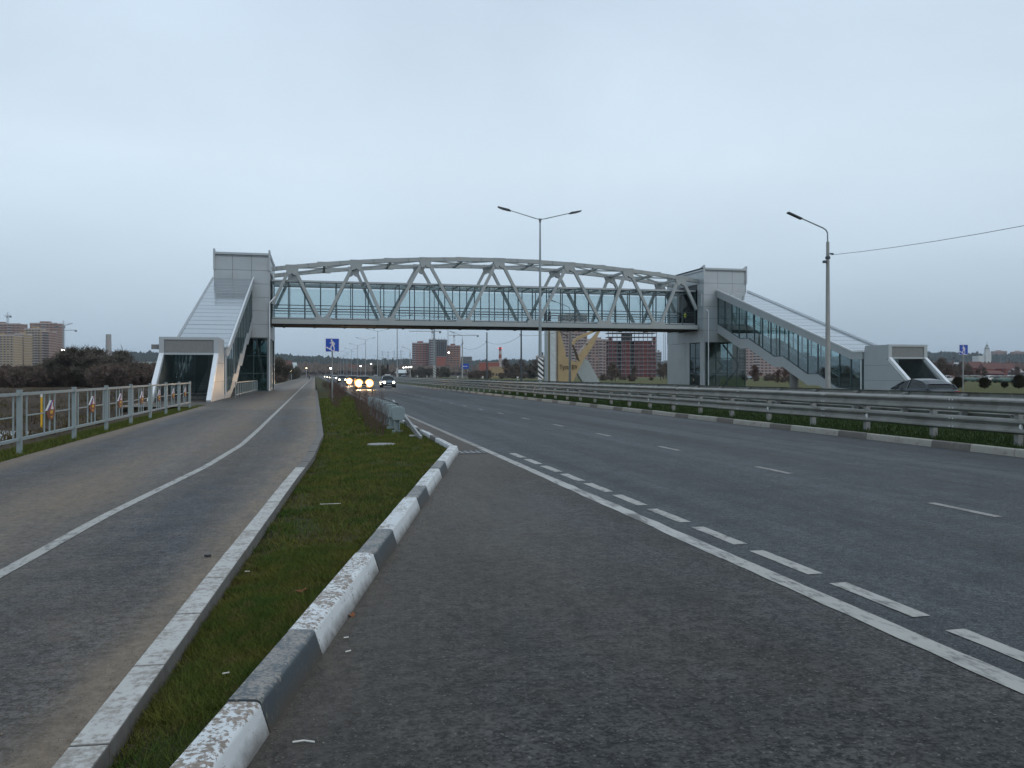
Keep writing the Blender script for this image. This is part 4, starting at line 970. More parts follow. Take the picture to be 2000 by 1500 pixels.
x, y = gnd(650, 785); walk_sign(1.0, y, 3.35, .80, 'blue square sign of a walker climbing stairs on the verge, left of the road')
x, y = at(1881, 58); walk_sign(x, y, 3.35, .72, 'blue square sign of a walker on stairs at the far right, beyond the barriers')
x, y = at(908, 178); r = empty('road_sign', (x, y, 0), 'small blue direction sign beside the brick towers under the bridge', 'road sign')
MB().box(x - .85, x + .85, y - .03, y, 2.9, 4.0).build('sign_plate', 'sign_blue', r)
for k in (-.45, .1): MB().box(x + k, x + k + .4, y - .04, y - .032, 3.35, 3.5).build('marking', 'sign_white', r)
for k in (-.5, .5): MB().tube((x + k, y + .05, 0), (x + k, y + .05, 3.1), .05, n=8).build('pole', 'galvanised', r)
for i, px in enumerate((815.5, 834, 894, 943, 1011)):
    d = atx(px, 31.8); x, y = at(px, d); r = empty('delineator_post', (x, y, 0), '%s white delineator post from the left behind the median barriers' % ORD[i], 'post', 'white delineator posts beyond the barriers')
    MB().box(x - .07, x + .07, y - .05, y + .05, 0, 1.15).build('post', 'white_paint', r); MB().box(x - .073, x + .073, y - .055, y - .051, .85, .98).build('band', 'black_paint', r); MB().box(x - .18, x + .18, y - .03, y + .03, 1.15, 1.28).build('cap', 'white_paint', r)
x, y = at(757, 150); r = empty('traffic_light', (x, y, 0), 'dark traffic light on a thin pole beside the median, beyond the bridge', 'traffic light')
MB().tube((x, y, 0), (x, y, 3.6), .05, n=8).build('pole', 'lamp_dark', r); tl = MB().box(x - .17, x + .17, y - .12, y + .12, 2.6, 3.5).build('housing', 'black_paint', r)
for k in range(3): MB().tube((x, y - .15, 2.75 + .3 * k), (x, y - .11, 2.75 + .3 * k), .11, n=12).build('lens', 'rubber', tl)
# ---------------------------------------------------------------- stele
d0 = 120.0; sx, sy = at(1060, d0); st = empty('monument_stele', (sx + 3, sy, 0), 'gold and silver city entrance stele with dark lettering beyond the second road', 'monument')
K = d0 / FX / 13.636
def sp(l): return [(sx + a * K * 1.0, max(-.2, (1300 - c) * K + 1.35)) for a, c in l]
def slab(l, y0, y1, name, mat): return MB().prism(sp(l), 'y', sy + y0, sy + y1).build(name, mat, st)
BOT = 1560
slab([(112, BOT), (112, 56), (166, 56), (166, BOT)], .3, 1.3, 'silver_pillar', 'silver_sheet')
slab([(168, BOT), (168, 56), (212, 56), (212, BOT)], .5, 1.0, 'gold_strip', 'gold_sheet')
slab([(214, BOT), (214, 56), (366, 56), (366, BOT)], .1, 1.0, 'white_pillar', 'roof_white')
slab([(368, BOT), (368, 56), (428, 56), (428, BOT)], .3, 1.2, 'silver_pillar', 'slab_pale')
gp = slab([(430, BOT), (430, 60), (470, 60), (540, 300), (600, 480), (650, 790), (960, 930), (1000, 720), (1400, 240), (1560, 60), (1625, 60), (1480, 330), (1380, 520), (1190, 780), (960, 1200), (860, 1440), (800, BOT)], 0, .5, 'gold_plate', 'gold_sheet')
slab([(1550, 64), (1380, 64), (1000, 212), (850, 335), (822, 440), (900, 440), (940, 335), (1170, 230)], .1, .4, 'gold_arm', 'gold_sheet')
slab([(980, 690), (1000, 720), (1400, 242), (1300, 300)], .05, .45, 'edge_strip', 'slab_pale')
slab([(445, 85), (470, 90), (700, 225), (705, 245), (640, 215)], -.05, .1, 'dark_stroke', 'stroke_brown')
slab([(818, 440), (860, 450), (940, 640), (1035, 895), (960, 850), (900, 700)], -.05, .1, 'dark_stroke', 'stroke_brown')
slab([(640, 770), (650, 700), (670, 640), (660, 720)], -.05, -.01, 'dark_stroke', 'stroke_brown')
slab([(1180, 410), (1275, 410), (1235, 450)], -.05, -.01, 'dark_stroke', 'stroke_brown')
slab([(1195, 785), (1330, 890), (1700, BOT), (1230, BOT), (985, 1170)], .6, 1.6, 'silver_leg', 'silver_sheet')
cu = bpy.data.curves.new('lettering', 'FONT'); cu.body = 'Тула ВУ'; cu.extrude = .03; cu.size = 1.05
co = bpy.data.objects.new('lettering_tmp', cu); COL.objects.link(co); bpy.context.view_layer.update()
me = bpy.data.meshes.new_from_object(co); bpy.data.objects.remove(co); me.materials.clear(); me.materials.append(M['stroke_brown'])
xsz = max(v.co.x for v in me.vertices) - min(v.co.x for v in me.vertices); ks = (965 - 465) * K / xsz
lo = bpy.data.objects.new('lettering', me); COL.objects.link(lo); lo.parent = st; lo.rotation_euler = (R(90), 0, 0); lo.scale = (ks, ks * 1.25, 1)
lo.location = (sx + 462 * K - st.location.x, -.05, (1300 - 1105) * K + 1.35)
# ================================================================ BUILDINGS FAR OFF
def block(label, px0, px1, d, ztop, floors, bays, wall, slab='slab_pale', depth=16, group=None, ww=1.9, wh=1.6, bal=(), name='apartment_building', x_in=.6, top=True, rz=0, slabs=True, z0=-.4):
    cx, cy = at((px0 + px1) / 2, d); W = (px1 - px0) * d / FX; r = empty(name, (cx, cy, 0), label, 'building', group, YAW + rz)
    fh = (ztop - 1.0) / floors
    MB().box(-W / 2, W / 2, 0, depth, z0, ztop).build('wall', wall, r, local=True)
    if slabs:
        sm = MB().box(-W / 2 - .12, W / 2 + .12, -.2, depth + .1, -.24, .24).mesh('floor_slab', slab)
        for f in range(1, floors + 1): part('floor_slab', sm, r, (0, 0, 1.0 + f * fh - .2))
    wm = MB().box(-ww / 2, ww / 2, -.10, -.02, 0, wh).box(-ww / 2 - .1, ww / 2 + .1, -.13, -.01, -.22, -.03, 1).mesh('window', ['window_dark', slab])
    bw = (W - 2 * x_in) / bays; bm_ = MB().box(-bw * .46, bw * .46, -1.1, -.05, -.1, .95, 1).box(-bw * .40, bw * .40, -.12, -.04, .96, 2.3, 0).mesh('balcony', ['window_dark', slab])
    cnt = 0; rest = MB()
    for f in range(floors):
        for c in range(bays):
            x = -W / 2 + x_in + bw * (c + .5); z = 1.0 + f * fh + .9
            if c in bal: part('balcony', bm_, r, (x, 0, z - .75))
            elif random.random() < .96: part('window', wm, r, (x + random.uniform(-.1, .1), 0, z))
    if top:
        MB().box(-W / 2 - .2, W / 2 + .2, -.2, .1, ztop, ztop + 1.1).box(-W / 2 - .2, W / 2 + .2, depth - .1, depth + .2, ztop, ztop + 1.1).build('parapet', slab, r, local=True)
        MB().box(-W * .22, W * .12, depth * .3, depth * .7, ztop, ztop + 3.2).build('lift_house', wall, r, local=True)
    return r
# centre: three towers under the bridge
block('left brick tower of the three half-built blocks seen under the bridge', 805, 837, 1050, zat(671, 1050), 14, 5, 'brick_pink', ww=2.2, bal=(0,), slab='slab_grey')
block('right brick tower of the three half-built blocks seen under the bridge', 872, 898, 1050, zat(676, 1050), 13, 4, 'brick_orange', ww=2.2, bal=(), slab='slab_grey')
r = block('grey concrete middle tower of the three half-built blocks, brick only at its foot', 837.5, 871.5, 1040, zat(663, 1040), 15, 3, 'raw_concrete', slab='slab_grey', bal=(0,), ww=1.8, top=False)
W = 34 * 1040 / FX
MB().box(-W * .06, W * .48, -.5, -.18, -.4, 24).build('brick_face', 'brick_pink', r, local=True)
for i in range(5): MB().box(-W * .02 + i * 2.4, -W * .02 + i * 2.4 + 1.5, -.35, -.17, 25, 43).build('opening', 'window_dark', r, local=True)
for i in range(6): MB().box(-W * .45 + i * 3.6, -W * .45 + i * 3.6 + .5, 2, 2.5, zat(663, 1040), zat(663, 1040) + 2.0).build('column', 'raw_concrete', r, local=True)
# pink blocks behind the stele
block('tall pink apartment block with pale floor lines directly behind the stele', 1092, 1147, 900, zat(616, 900), 20, 9, 'brick_pale', bal=(1, 4, 7), depth=22, top=True)
block('lower pink apartment block between the stele and the red shell building', 1147.5, 1192, 930, zat(664, 930), 12, 6, 'brick_pale', bal=(0, 3), depth=18, top=True)
block('pink apartment block with pale floor lines seen below the right-hand stairs', 1440, 1545, 900, zat(672, 900), 11, 14, 'brick_pale', bal=(4, 5), depth=20)
block('small far block just right of the red shell building', 1284, 1292, 1200, zat(688, 1200), 8, 3, 'raw_concrete', depth=14)
block('dull grey block half hidden by the left edge of the stele', 1048, 1070, 500, zat(698, 500), 3, 3, 'raw_concrete', depth=12, slabs=False)
# dark red shell building with bare frame floors
def shell(px0, px1, d, ztop, floors, bays, infill, label):
    cx, cy = at((px0 + px1) / 2, d); W = (px1 - px0) * d / FX; D = 18; r = empty('unfinished_building', (cx, cy, 0), label, 'building', None, YAW); fh = (ztop + .4) / floors
    MB().box(-W / 2 + .5, W / 2 - .5, D - .5, D - .2, 0, fh * infill).build('wall', 'brick_red', r, local=True)
    MB().box(-W * .18, W * .02, 6, 12, 0, ztop - fh).build('lift_core', 'raw_concrete', r, local=True)
    MB().box(-W / 2 + .5, W / 2 - .5, 5, 5.3, 0, fh * (infill - 1)).build('wall', 'dark_core', r, local=True)
    sm = MB().box(-W / 2 - .5, W / 2 + .5, -.7, D, -.16, .16).mesh('floor_slab', 'slab_grey'); bw = W / bays
    cm = MB().box(-.22, .22, -.2, .25, 0, fh).mesh('column', 'raw_concrete'); wm = MB().box(-bw * .36, bw * .36, -.02, .2, .16, fh * .34).box(-bw * .36, -bw * .16, -.02, .2, fh * .34, fh - .16).box(bw * .16, bw * .36, -.02, .2, fh * .34, fh - .16).mesh('brick_infill', 'brick_red')
    wf = MB().box(-bw * .5, bw * .5, -.02, .2, .16, fh - .16).mesh('brick_infill', 'brick_red')
    dm = MB().box(-bw * .16, bw * .16, .12, .18, fh * .34, fh - .3).mesh('opening', 'window_dark')
    for f in range(1, floors + 1): part('floor_slab', sm, r, (0, 0, f * fh - .4))
    for f in range(floors):
        for c in range(bays + 1): part('column', cm, r, (-W / 2 + bw * c, 0, f * fh - .4))
        for c in range(bays):
            if f < infill or (c in (0, bays - 1) and f < infill + 1):
                if c in (2, 5): continue
                part('brick_infill', wf if c in (4, 8) else wm, r, (-W / 2 + bw * (c + .5), random.uniform(-.05, .05), f * fh - .4))
                if c not in (4, 8): part('opening', dm, r, (-W / 2 + bw * (c + .5), 0, f * fh - .4))
    return r
shell(1188, 1282, 640, zat(642, 640), 12, 11, 9, 'dark red brick and concrete shell of an unfinished block under the bridge')
# left group
G_ = 'apartment blocks at the far left'
block('tall mauve apartment slab at the left edge, farthest back', -60, 40, 1080, zat(633, 1080), 20, 12, 'plaster_mauve', bal=(6, 9), group=G_)
block('tallest mauve and pink apartment block at the right of the left-edge group', 58, 112, 1060, zat(632, 1060), 21, 7, 'plaster_mauve', bal=(3,), group=G_)
block('beige apartment block with a cream top storey in the middle of the left-edge group', 48, 80, 985, zat(643, 985), 18, 5, 'plaster_beige', bal=(1, 3), group=G_)
block('cream apartment block with dark balcony stacks right of the left-edge corner', 28, 47, 930, zat(653, 930), 16, 4, 'plaster_beige', bal=(1, 2), group=G_)
block('lower cream apartment block at the very left edge of the picture', -50, 27, 900, zat(656, 900), 16, 11, 'plaster_beige', bal=(2, 6), group=G_)
block('brownish apartment block between the cream and the tallest left-edge blocks', 80.5, 96, 960, zat(648, 960), 17, 4, 'plaster_mauve', bal=(0,), group=G_)
# cranes
def crane(px, d, base, top, jib_l, jib_r, jz, label, rz=None, tilt=0):
    x, y = at(px, d); r = empty('tower_crane', (x, y, 0), label, 'crane', 'tower cranes over the building sites', YAW if rz is None else rz); w = .9
    b = MB()
    for a in (-w, w):
        for c in (-w, w): b.box(a - .12, a + .12, c - .12, c + .12, base, top)
    k = base; i = 0
    while k < top - 2.2:
        s = 1 if i % 2 else -1
        b.beam((-s * w, -w, k), (s * w, -w, k + 2.2), .14, .14); b.beam((w, -s * w, k), (w, s * w, k + 2.2), .14, .14); k += 2.2; i += 1
    b.build('mast', 'crane_paint', r, local=True)
    MB().beam((0, 0, jz), (-jib_l, 0, jz + tilt * jib_l), .7, .7).build('jib', 'crane_paint', r, local=True)
    MB().beam((0, 0, jz), (jib_r, 0, jz - tilt * jib_r), .8, .8).build('counter_jib', 'crane_paint', r, local=True)
    MB().box(jib_r - 2.5, jib_r, -.8, .8, jz - 2.2, jz - .4).build('counterweight', 'raw_concrete', r, local=True)
    MB().tube((0, 0, top), (0, 0, jz + 5.5), .5, .2, 6).build('tower_head', 'crane_paint', r, local=True)
    c = MB(); c.tube((0, 0, jz + 5.2), (-jib_l * .7, 0, jz + .4 + tilt * jib_l * .7), .12, n=4); c.tube((0, 0, jz + 5.2), (jib_r * .9, 0, jz + .4), .12, n=4); c.build('tie_bar', 'crane_paint', r, local=True)
    MB().box(-1.3, .9, -1.4, -.9, jz - 2.6, jz - .5).build('cab', 'crane_paint', r, local=True); return r
crane(124, 900, 0, zat(640, 900), 10, 8, zat(636, 900), 'tower crane with raised jib right of the left-edge apartment blocks', rz=YAW + math.pi, tilt=.25)
crane(112, 1200, 0, zat(648, 1200), 8, 28, zat(645, 1200), 'faint tower crane with level jib half behind the tall left block', rz=YAW)
crane(15, 1150, 0, zat(617, 1150), 5, 5, zat(617, 1150), 'crane mast rising above the farthest left slab')
crane(845, 980, 0, zat(646, 980), 28, 10, zat(647, 980), 'tower crane with long level jib left of the half-built towers')
crane(875, 1080, 0, zat(630, 1080), 22, 10, zat(620, 1080), 'tower crane mast rising behind the right brick tower into the bridge deck')
crane(887, 1150, 0, zat(652, 1150), 8, 34, zat(655, 1150), 'tower crane with jib pointing right behind the right brick tower')
crane(1298, 900, 0, zat(650, 900), 4, 4, zat(640, 900), 'reddish crane mast right of the dark red shell building')
# chimneys
plain('chimney_red', (.30, .08, .06), .8)
def chimney(px, d, ztop, rad, label, bands=True):
    x, y = at(px, d); r = empty('chimney', (x, y, 0), label, 'chimney'); n = 8; z = 0
    for i in range(n):
        z1 = ztop * (i + 1) / n; ra, rb = rad * (1.25 - .3 * i / n), rad * (1.25 - .3 * (i + 1) / n)
        MB().tube((x, y, z), (x, y, z1), ra, rb, 14).build('band', ('chimney_red' if i in (7, 5) else 'slab_pale') if bands else ('pole_concrete' if i % 2 else 'slab_grey'), r, smooth=True); z = z1
    return r
ch = chimney(977, 760, zat(678, 760), 1.3, 'red and white banded chimney between the dark line poles')
for s in (-1, 1): x, y = at(977 + s * 3.2, 760); MB().tube((x, y, zat(681, 760)), (x, y, zat(679.5, 760)), .35, n=8).build('warning_light', 'tail_glow', ch)
chimney(212, 700, zat(653, 700), 2.2, 'slim grey chimney above the dark thicket on the left', False)
# low buildings
def hut(px0, px1, d, pyt, mat, label, roof=None, name='building', depth=10, z0=-.3, cat='building', pyb=None, rz=0, wins=0):
    zb = z0 if pyb is None else zat(pyb, d)
    cx, cy = at((px0 + px1) / 2, d); W = (px1 - px0) * d / FX; z = zat(pyt, d); r = empty(name, (cx, cy, zb), label, cat, None, YAW + rz); h = z - zb
    if roof:
        MB().box(-W / 2, W / 2, 0, depth, -6 if pyb else 0, h * .62).build('wall', mat, r, local=True)
        MB().prism([(-.6, h * .58), (depth / 2, h), (depth + .6, h * .58)], 'x', -W / 2 - .5, W / 2 + .5).build('roof', roof, r, local=True)
    else:
        MB().box(-W / 2, W / 2, 0, depth, -6 if pyb else 0, h).build('wall', mat, r, local=True); MB().box(-W / 2 - .2, W / 2 + .2, -.2, depth + .2, h, h + .3).build('roof', 'slab_grey', r, local=True)
    if wins:
        wm = MB().box(-W / wins * .3, W / wins * .3, -.08, -.02, h * .2, h * .42).mesh('window', 'window_dark')
        for i in range(wins): part('window', wm, r, (-W / 2 + W / wins * (i + .5), 0, 0))
    return r
hut(955, 990, 520, 717, 'plaster_beige', 'low cream building in front of the red and white chimney', wins=6)
hut(936, 975, 700, 708, 'brick_pink', 'low flat pink building left of the red and white chimney', wins=5)
hut(900, 921, 800, 697, 'raw_concrete', 'grey boxy plant building right of the half-built towers', wins=3)
b = hut(912, 921, 780, 704, 'dark_core', 'dark tower base below the grey plant building', wins=0)
hut(921, 938, 820, 722, 'car_green', 'low dark green shed right of the plant building')
w = hut(222, 345, 300, 708, 'wall_white', 'long pale warehouse with a row of lit lamps behind the thicket', name='warehouse', depth=40)
W = 123 * 300 / FX
MB().box(-W / 2, W / 2, -.5, -.1, zat(712, 300) + .3, zat(707, 300) + .3).build('fascia', 'teal_fascia', w, local=True)
MB().box(-W / 2, W / 2, -.35, -.1, zat(719, 300) + .3, zat(717, 300) + .3).build('canopy', 'dark_core', w, local=True)
lm = MB().box(-.42, .42, -.9, -.5, -.22, .22).mesh('lamp', 'lamp_warm')
for px, py in ((243, 715.5), (260, 715.5), (282, 713), (306, 713)):
    part('lamp', lm, w, ((px - 283.5) * 300 / FX, 0, zat(py, 300) + .3))
# settlement houses below the ridges
hl = ['white-walled', 'grey-roofed', 'pale', 'cream', 'brown-roofed', 'small white', 'long grey', 'low pale']
cnt = 0
for (a, c, d, py, mt, rf, lb) in ((552, 566, 700, 704, 'wall_white', 'roof_red', 'pink-roofed house on the hill right of the left tower'), (566, 576, 760, 708, 'wall_white', 'roof_white', 'white-roofed house on the slope right of the left tower'), (580, 604, 840, 718, 'raw_concrete', 'slab_grey', 'long grey-roofed shed below the left ridge'),
                          (606, 620, 900, 719, 'raw_concrete', 'slab_grey', 'pale shed beside the far end of the footpath'), (624, 646, 860, 717, 'raw_concrete', 'slab_grey', 'pale-roofed hall just behind the blue walker sign post'), (656, 672, 900, 721, 'raw_concrete', 'slab_grey', 'small pale house right of the blue walker sign post'),
                          (664, 674, 1000, 712, 'raw_concrete', 'roof_white', 'white roof on the slope above the distant headlights'), (680, 694, 800, 713, 'wall_white', 'roof_red', 'low pink-roofed house beyond the oncoming cars'), (696, 708, 900, 718, 'raw_concrete', 'roof_white', 'small grey house beyond the oncoming cars'), (774, 790, 520, 722, 'raw_concrete', 'roof_white', 'flat grey kiosk left of the brick towers'),
                          (1898, 1922, 640, 706, 'brick_red', 'roof_red', 'red-roofed house left below the white church'), (1924, 1942, 600, 709, 'brick_pink', 'roof_red', 'pinkish house straight below the white church'), (1944, 1962, 620, 708, 'brick_red', 'roof_red', 'red-roofed house right below the white church'), (1966, 1984, 650, 710, 'brick_pink', 'roof_red', 'last red-roofed house before the right edge'),
                          (1915, 1960, 480, 724, 'brick_red', 'roof_red', 'long low red building in front of the red-roofed houses'), (1870, 1882, 700, 708, 'raw_concrete', 'roof_white', 'pale house just left of the far blue sign'), (1985, 1999, 560, 720, 'raw_concrete', 'slab_grey', 'pale low house at the right edge'), (1818, 1830, 760, 706, 'wall_white', 'roof_white', 'white-roofed house right of the portal box')):
    hut(a, c, d, py, mt, lb, roof=rf, name='house', depth=9, wins=3)
block('faint apartment block on the ridge right of the church', 1943, 1967, 2400, zat(686, 2400), 8, 6, 'plaster_mauve', z0=20, depth=20)
block('faint apartment block on the ridge at the right edge', 1981, 2003, 2400, zat(687, 2400), 8, 6, 'plaster_mauve', z0=20, depth=20)
# church
dC = 1500; x, y = at(1929.5, dC); chh = empty('church', (x, y, 0), 'white church with tall tiered bell tower on the right horizon', 'church', None, YAW); k = dC / FX
def zc(p): return zat(p, dC)
MB().box(-17, 6, 0, 20, 0, zc(695)).build('nave', 'wall_white', chh, local=True)
MB().box(-5, 5, -2, 8, 0, zc(690)).build('bell_tower', 'wall_white', chh, local=True)
MB().box(-3.6, 3.6, -.6, 6.6, zc(690), zc(682)).build('bell_tower', 'wall_white', chh, local=True)
MB().box(-2.6, 2.6, .4, 5.6, zc(682), zc(676.5)).build('bell_tower', 'wall_white', chh, local=True)
MB().tube((0, 3, zc(681)), (0, 3, zc(680)), 4.4, n=12).build('cornice', 'raw_concrete', chh, local=True)
MB().tube((0, 3, zc(676.5)), (0, 3, zc(673)), 2.6, .8, 10).tube((0, 3, zc(673)), (0, 3, zc(667)), .6, .15, 6).build('spire', 'raw_concrete', chh, local=True)
MB().tube((-16, 6, zc(695)), (-16, 6, zc(689)), 2.6, n=12).tube((-16, 6, zc(689)), (-16, 6, zc(685)), 3.0, .3, 12).build('dome', 'raw_concrete', chh, local=True)
# lamp lights in the distance
def spot_lamp(px, py, d, w, label, mat='lamp_white', name='floodlight'):
    x, y = at(px, d); z = zat(py, d); r = empty(name, (x, y, 0), label, 'light'); MB().tube((x, y, 0), (x, y, z), .12, n=6).build('pole', 'lamp_steel', r)
    MB().box(x - w / 2, x + w / 2, y - .1, y + .1, z - w * .3, z + w * .3).build('lamp', mat, r, bevel=w * .2)
spot_lamp(123, 684, 600, 2.2, 'bright white floodlight at the foot of the left crane')
spot_lamp(144, 708, 220, .55, 'small white light inside the dark thicket on the left')
spot_lamp(646, 719.5, 420, 1.0, 'bright white lamp just left of the sign post in the distance')
spot_lamp(704.5, 715, 500, .9, 'white lamp above the distant oncoming cars')
spot_lamp(724.5, 711, 560, .9, 'pale lamp beyond the road, right of the oncoming cars')
spot_lamp(598.5, 719, 240, .35, 'small yellow light at the far end of the footpath', 'lamp_warm')
spot_lamp(876.5, 688.5, 1000, 1.8, 'white lamp on the right half-built brick tower')
for i, (px, py) in enumerate(((788, 718), (793, 717.6), (798, 717.5), (803, 717))): spot_lamp(px, py, 700, 1.1, '%s of four white lights in a row left of the brick towers' % ORD[i])
for i, (px, py) in enumerate(((564, 725), (569, 724.5), (536, 731.5))): spot_lamp(px, py, 250, .35, '%s of the small yellow lights beside the side road' % ORD[i], 'lamp_warm')
spot_lamp(1180, 732.6, 420, .7, 'small yellow light below the shell building', 'lamp_warm')
# ================================================================ VEHICLES
def car(x, y, rz, paint, label, lights=None, hatch=False, L=4.3, W=1.74, H=1.45, group=None, detail=True, sign=False):
    r = empty('car', (x, y, 0), label, 'car', group, rz); h = L / 2
    st_ = [(-h, .50, .62, .34), (-h + .12, .30, .70, .80), (-h + .55, .24, .80, .96), (-h + 1.25, .22, .93, 1), (0, .22, .96, 1), (h - 1.0, .22, .98, 1), (h - .35, .26, .96 if not hatch else 1.0, .97), (h - .06, .32, .88, .88), (h, .45, .70, .70)]
    vs, fs = [], []
    for (yy, z0, z1, w) in st_:
        w_ = W / 2 * w
        for sx_, zz in ((-.86, z0), (-1, z0 + .13), (-1, z1 - .18), (-.90, z1), (0, z1 + .02), (.90, z1), (1, z1 - .18), (1, z0 + .13), (.86, z0)): vs.append((sx_ * w_, yy, zz))
    n = 9
    for i in range(len(st_) - 1):
        for j in range(n): fs.append((i * n + j, i * n + (j + 1) % n, (i + 1) * n + (j + 1) % n, (i + 1) * n + j))
    fs += [tuple(range(n)), tuple(range((len(st_) - 1) * n, len(st_) * n))]
    b = MB(); b.add(vs, fs); b.build('body', paint, r, smooth=True, local=True)
    g = [(-h + 1.15, .93), (-h + 1.75, H - .09), (-h + 2.1, H - .02), (0.5, H), (h - 1.15, H - .04), (h - .72, H - .16), (h - .2 if hatch else h - .45, .96)]
    if hatch: g = [(-h + .85, .93), (-h + 1.5, H - .12), (-h + 1.9, H - .03), (.3, H), (h - .85, H - .07), (h - .42, H - .24), (h - .26, .94)]
    tw = lambda z: W / 2 * (.91 - .22 * max(0, (z - .93)) / (H - .93))
    vs, fs = [], []
    for yy, z in g: vs += [(-tw(z), yy, z), (tw(z), yy, z)]
    m_ = len(g); base = len(vs)
    for yy, z in g: vs += [(-tw(.9), yy, .90), (tw(.9), yy, .90)]
    for i in range(m_ - 1):
        a = 2 * i; fs += [(a, a + 1, a + 3, a + 2), (a, a + 2, base + a + 2, base + a), (a + 1, base + a + 1, base + a + 3, a + 3)]
    MB().add(vs, fs).build('window_glass', 'car_glass', r, local=True)
    rf = MB(); q = g[1:-1]
    vs, fs = [], []
    for yy, z in q: vs += [(-tw(z) - .01, yy, z + .02), (-tw(z) * .6, yy, z + .045), (tw(z) * .6, yy, z + .045), (tw(z) + .01, yy, z + .02)]
    for i in range(len(q) - 1):
        for j in range(3): a = 4 * i + j; fs.append((a, a + 1, a + 5, a + 4))
    for i in range(len(q) - 1): a = 4 * i
    rf.add(vs, fs)
    for s in (-1, 1):
        for (ya, za), (yb, zb) in ((g[0], g[1]), (g[-1], g[-2])): rf.beam((s * tw(za), ya, za), (s * tw(zb), yb, zb + .01), .07, .05)
        rf.beam((s * tw(.93), 0.15, .93), (s * tw(H), 0.2, H), .07, .04); rf.beam((s * tw(H - .05), q[0][0], q[0][1]), (s * tw(H - .05), q[-1][0], q[-1][1]), .05, .06)
    rf.build('roof', paint, r, local=True)
    if sign: MB().box(-.35, .35, -.15, .15, H + .05, H + .22).build('roof_sign', 'white_paint', r, local=True, bevel=.03)
    for sx_ in (-1, 1):
        for yy in (-h + .82, h - .80):
            w = MB().tube((sx_ * (W / 2 - .20), yy, .31), (sx_ * (W / 2 + .01), yy, .31), .31, n=18).build('wheel', 'rubber', r, smooth=True, local=True)
            if detail: MB().tube((sx_ * (W / 2 + .0), yy, .31), (sx_ * (W / 2 + .02), yy, .31), .19, n=14).build('rim', 'chrome', w, local=True)
        if detail:
            MB().box(sx_ * (W / 2 - .02), sx_ * (W / 2 + .16), -h + 1.35, -h + 1.45, .95, 1.07).build('wing_mirror', paint, r, local=True, bevel=.02)
        hm = MB(); c = (sx_ * (W / 2 - .30), -h + .06, .66); hr_ = .34 if lights == 'headlight_glow' else .13; hm.tube(c, (c[0], c[1] - .07, c[2]), hr_, hr_ * .8, 14); hl_ = hm.build('headlight', lights or 'chrome', r, local=True, smooth=True)
        if lights == 'headlight_glow': MB().tube((c[0], c[1] + .02, c[2]), (c[0], c[1] - .05, c[2]), .47, .46, 16).build('reflector_or_halo', 'headlight_halo', hl_, local=True)  # added glowing ring, wider than the lamp, standing in for its glare
        MB().box(sx_ * (W / 2 - .42), sx_ * (W / 2 - .14), h - .03, h + .015, .70, .86).build('tail_light', 'tail_glow' if lights is None and group == 'tail' else 'red_paint', r, local=True)
    if lights == 'headlight_glow':
        for sx_ in (-1, 1):
            ld = bpy.data.lights.new('headlamp_beam', 'SPOT'); ld.energy = 700; ld.color = (1, .62, .32); ld.spot_size = R(50); ld.spot_blend = .8; ld.shadow_soft_size = .12
            lo_ = bpy.data.objects.new('headlamp_beam', ld); COL.objects.link(lo_); lo_.parent = r; lo_.location = (sx_ * .57, -h - .15, .66); lo_.rotation_euler = (R(86), 0, R(180))
    MB().box(-.38, .38, -h - .02, -h + .06, .42, .58).build('grille', 'black_paint', r, local=True)
    MB().box(-.26, .26, -h - .04, -h - .021, .36, .46).build('number_plate', 'white_paint', r, local=True)
    return r
d = 104; x, y = at(757, d); car(x, y, 0, 'car_silver_blue', 'silver blue oncoming car with a white roof sign in the second lane', 'headlight_small', sign=True)
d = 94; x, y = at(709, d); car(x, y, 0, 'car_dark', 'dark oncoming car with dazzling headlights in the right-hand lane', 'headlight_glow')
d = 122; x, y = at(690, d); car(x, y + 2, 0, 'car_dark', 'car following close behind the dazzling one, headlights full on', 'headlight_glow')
far = [(678, 165, 'single bright car behind the dazzling pair'), (656, 240, 'pair of headlights just right of the sign post'), (640, 300, 'nearest car of the distant headlight cluster left of the sign post'), (634, 340, 'middle car of the distant headlight cluster'), (637, 390, 'farther car of the distant headlight cluster'), (642, 440, 'farthest car of the distant headlight cluster')]
for i, (px, d, lb) in enumerate(far):
    xx = [5.2, 5.3, 5.6, 5.4, 8.9, 5.4][i]; dd = d; X_, Y_ = at(px, dd); yy = math.sqrt(max(1, dd * dd * 1.02)); car(xx, dd * 1.0 + 1, 0, ['car_dark', 'car_white', 'car_black', 'car_silver_blue', 'car_dark', 'car_white'][i], lb, 'headlight_small', detail=False)
for px, xx, col, lb in ((733.5, 23, 'car_white', 'white car driving away beyond the median'), (788, 27.5, 'car_silver_blue', 'pale car half hidden by the median barrier near the kiosk')):
    d = atx(px, xx); X_, Y_ = at(px, d); car(xx, Y_, math.pi, col, lb, None, detail=False)
for i, (px, xx) in enumerate(((694, 23), (701, 27.5), (712, 23.2))):
    d = atx(px, xx); X_, Y_ = at(px, d); car(xx, Y_, math.pi, 'car_red', '%s of the far cars with red tail lights right of the bright headlights' % ORD[i], None, group='tail', detail=False)['group'] = 'far cars with red tail lights'
car(27.5, 33.3, math.pi, 'car_dark', 'dark hatchback passing behind the median barriers on the right', None, hatch=True, L=3.5, W=1.76, H=1.38)
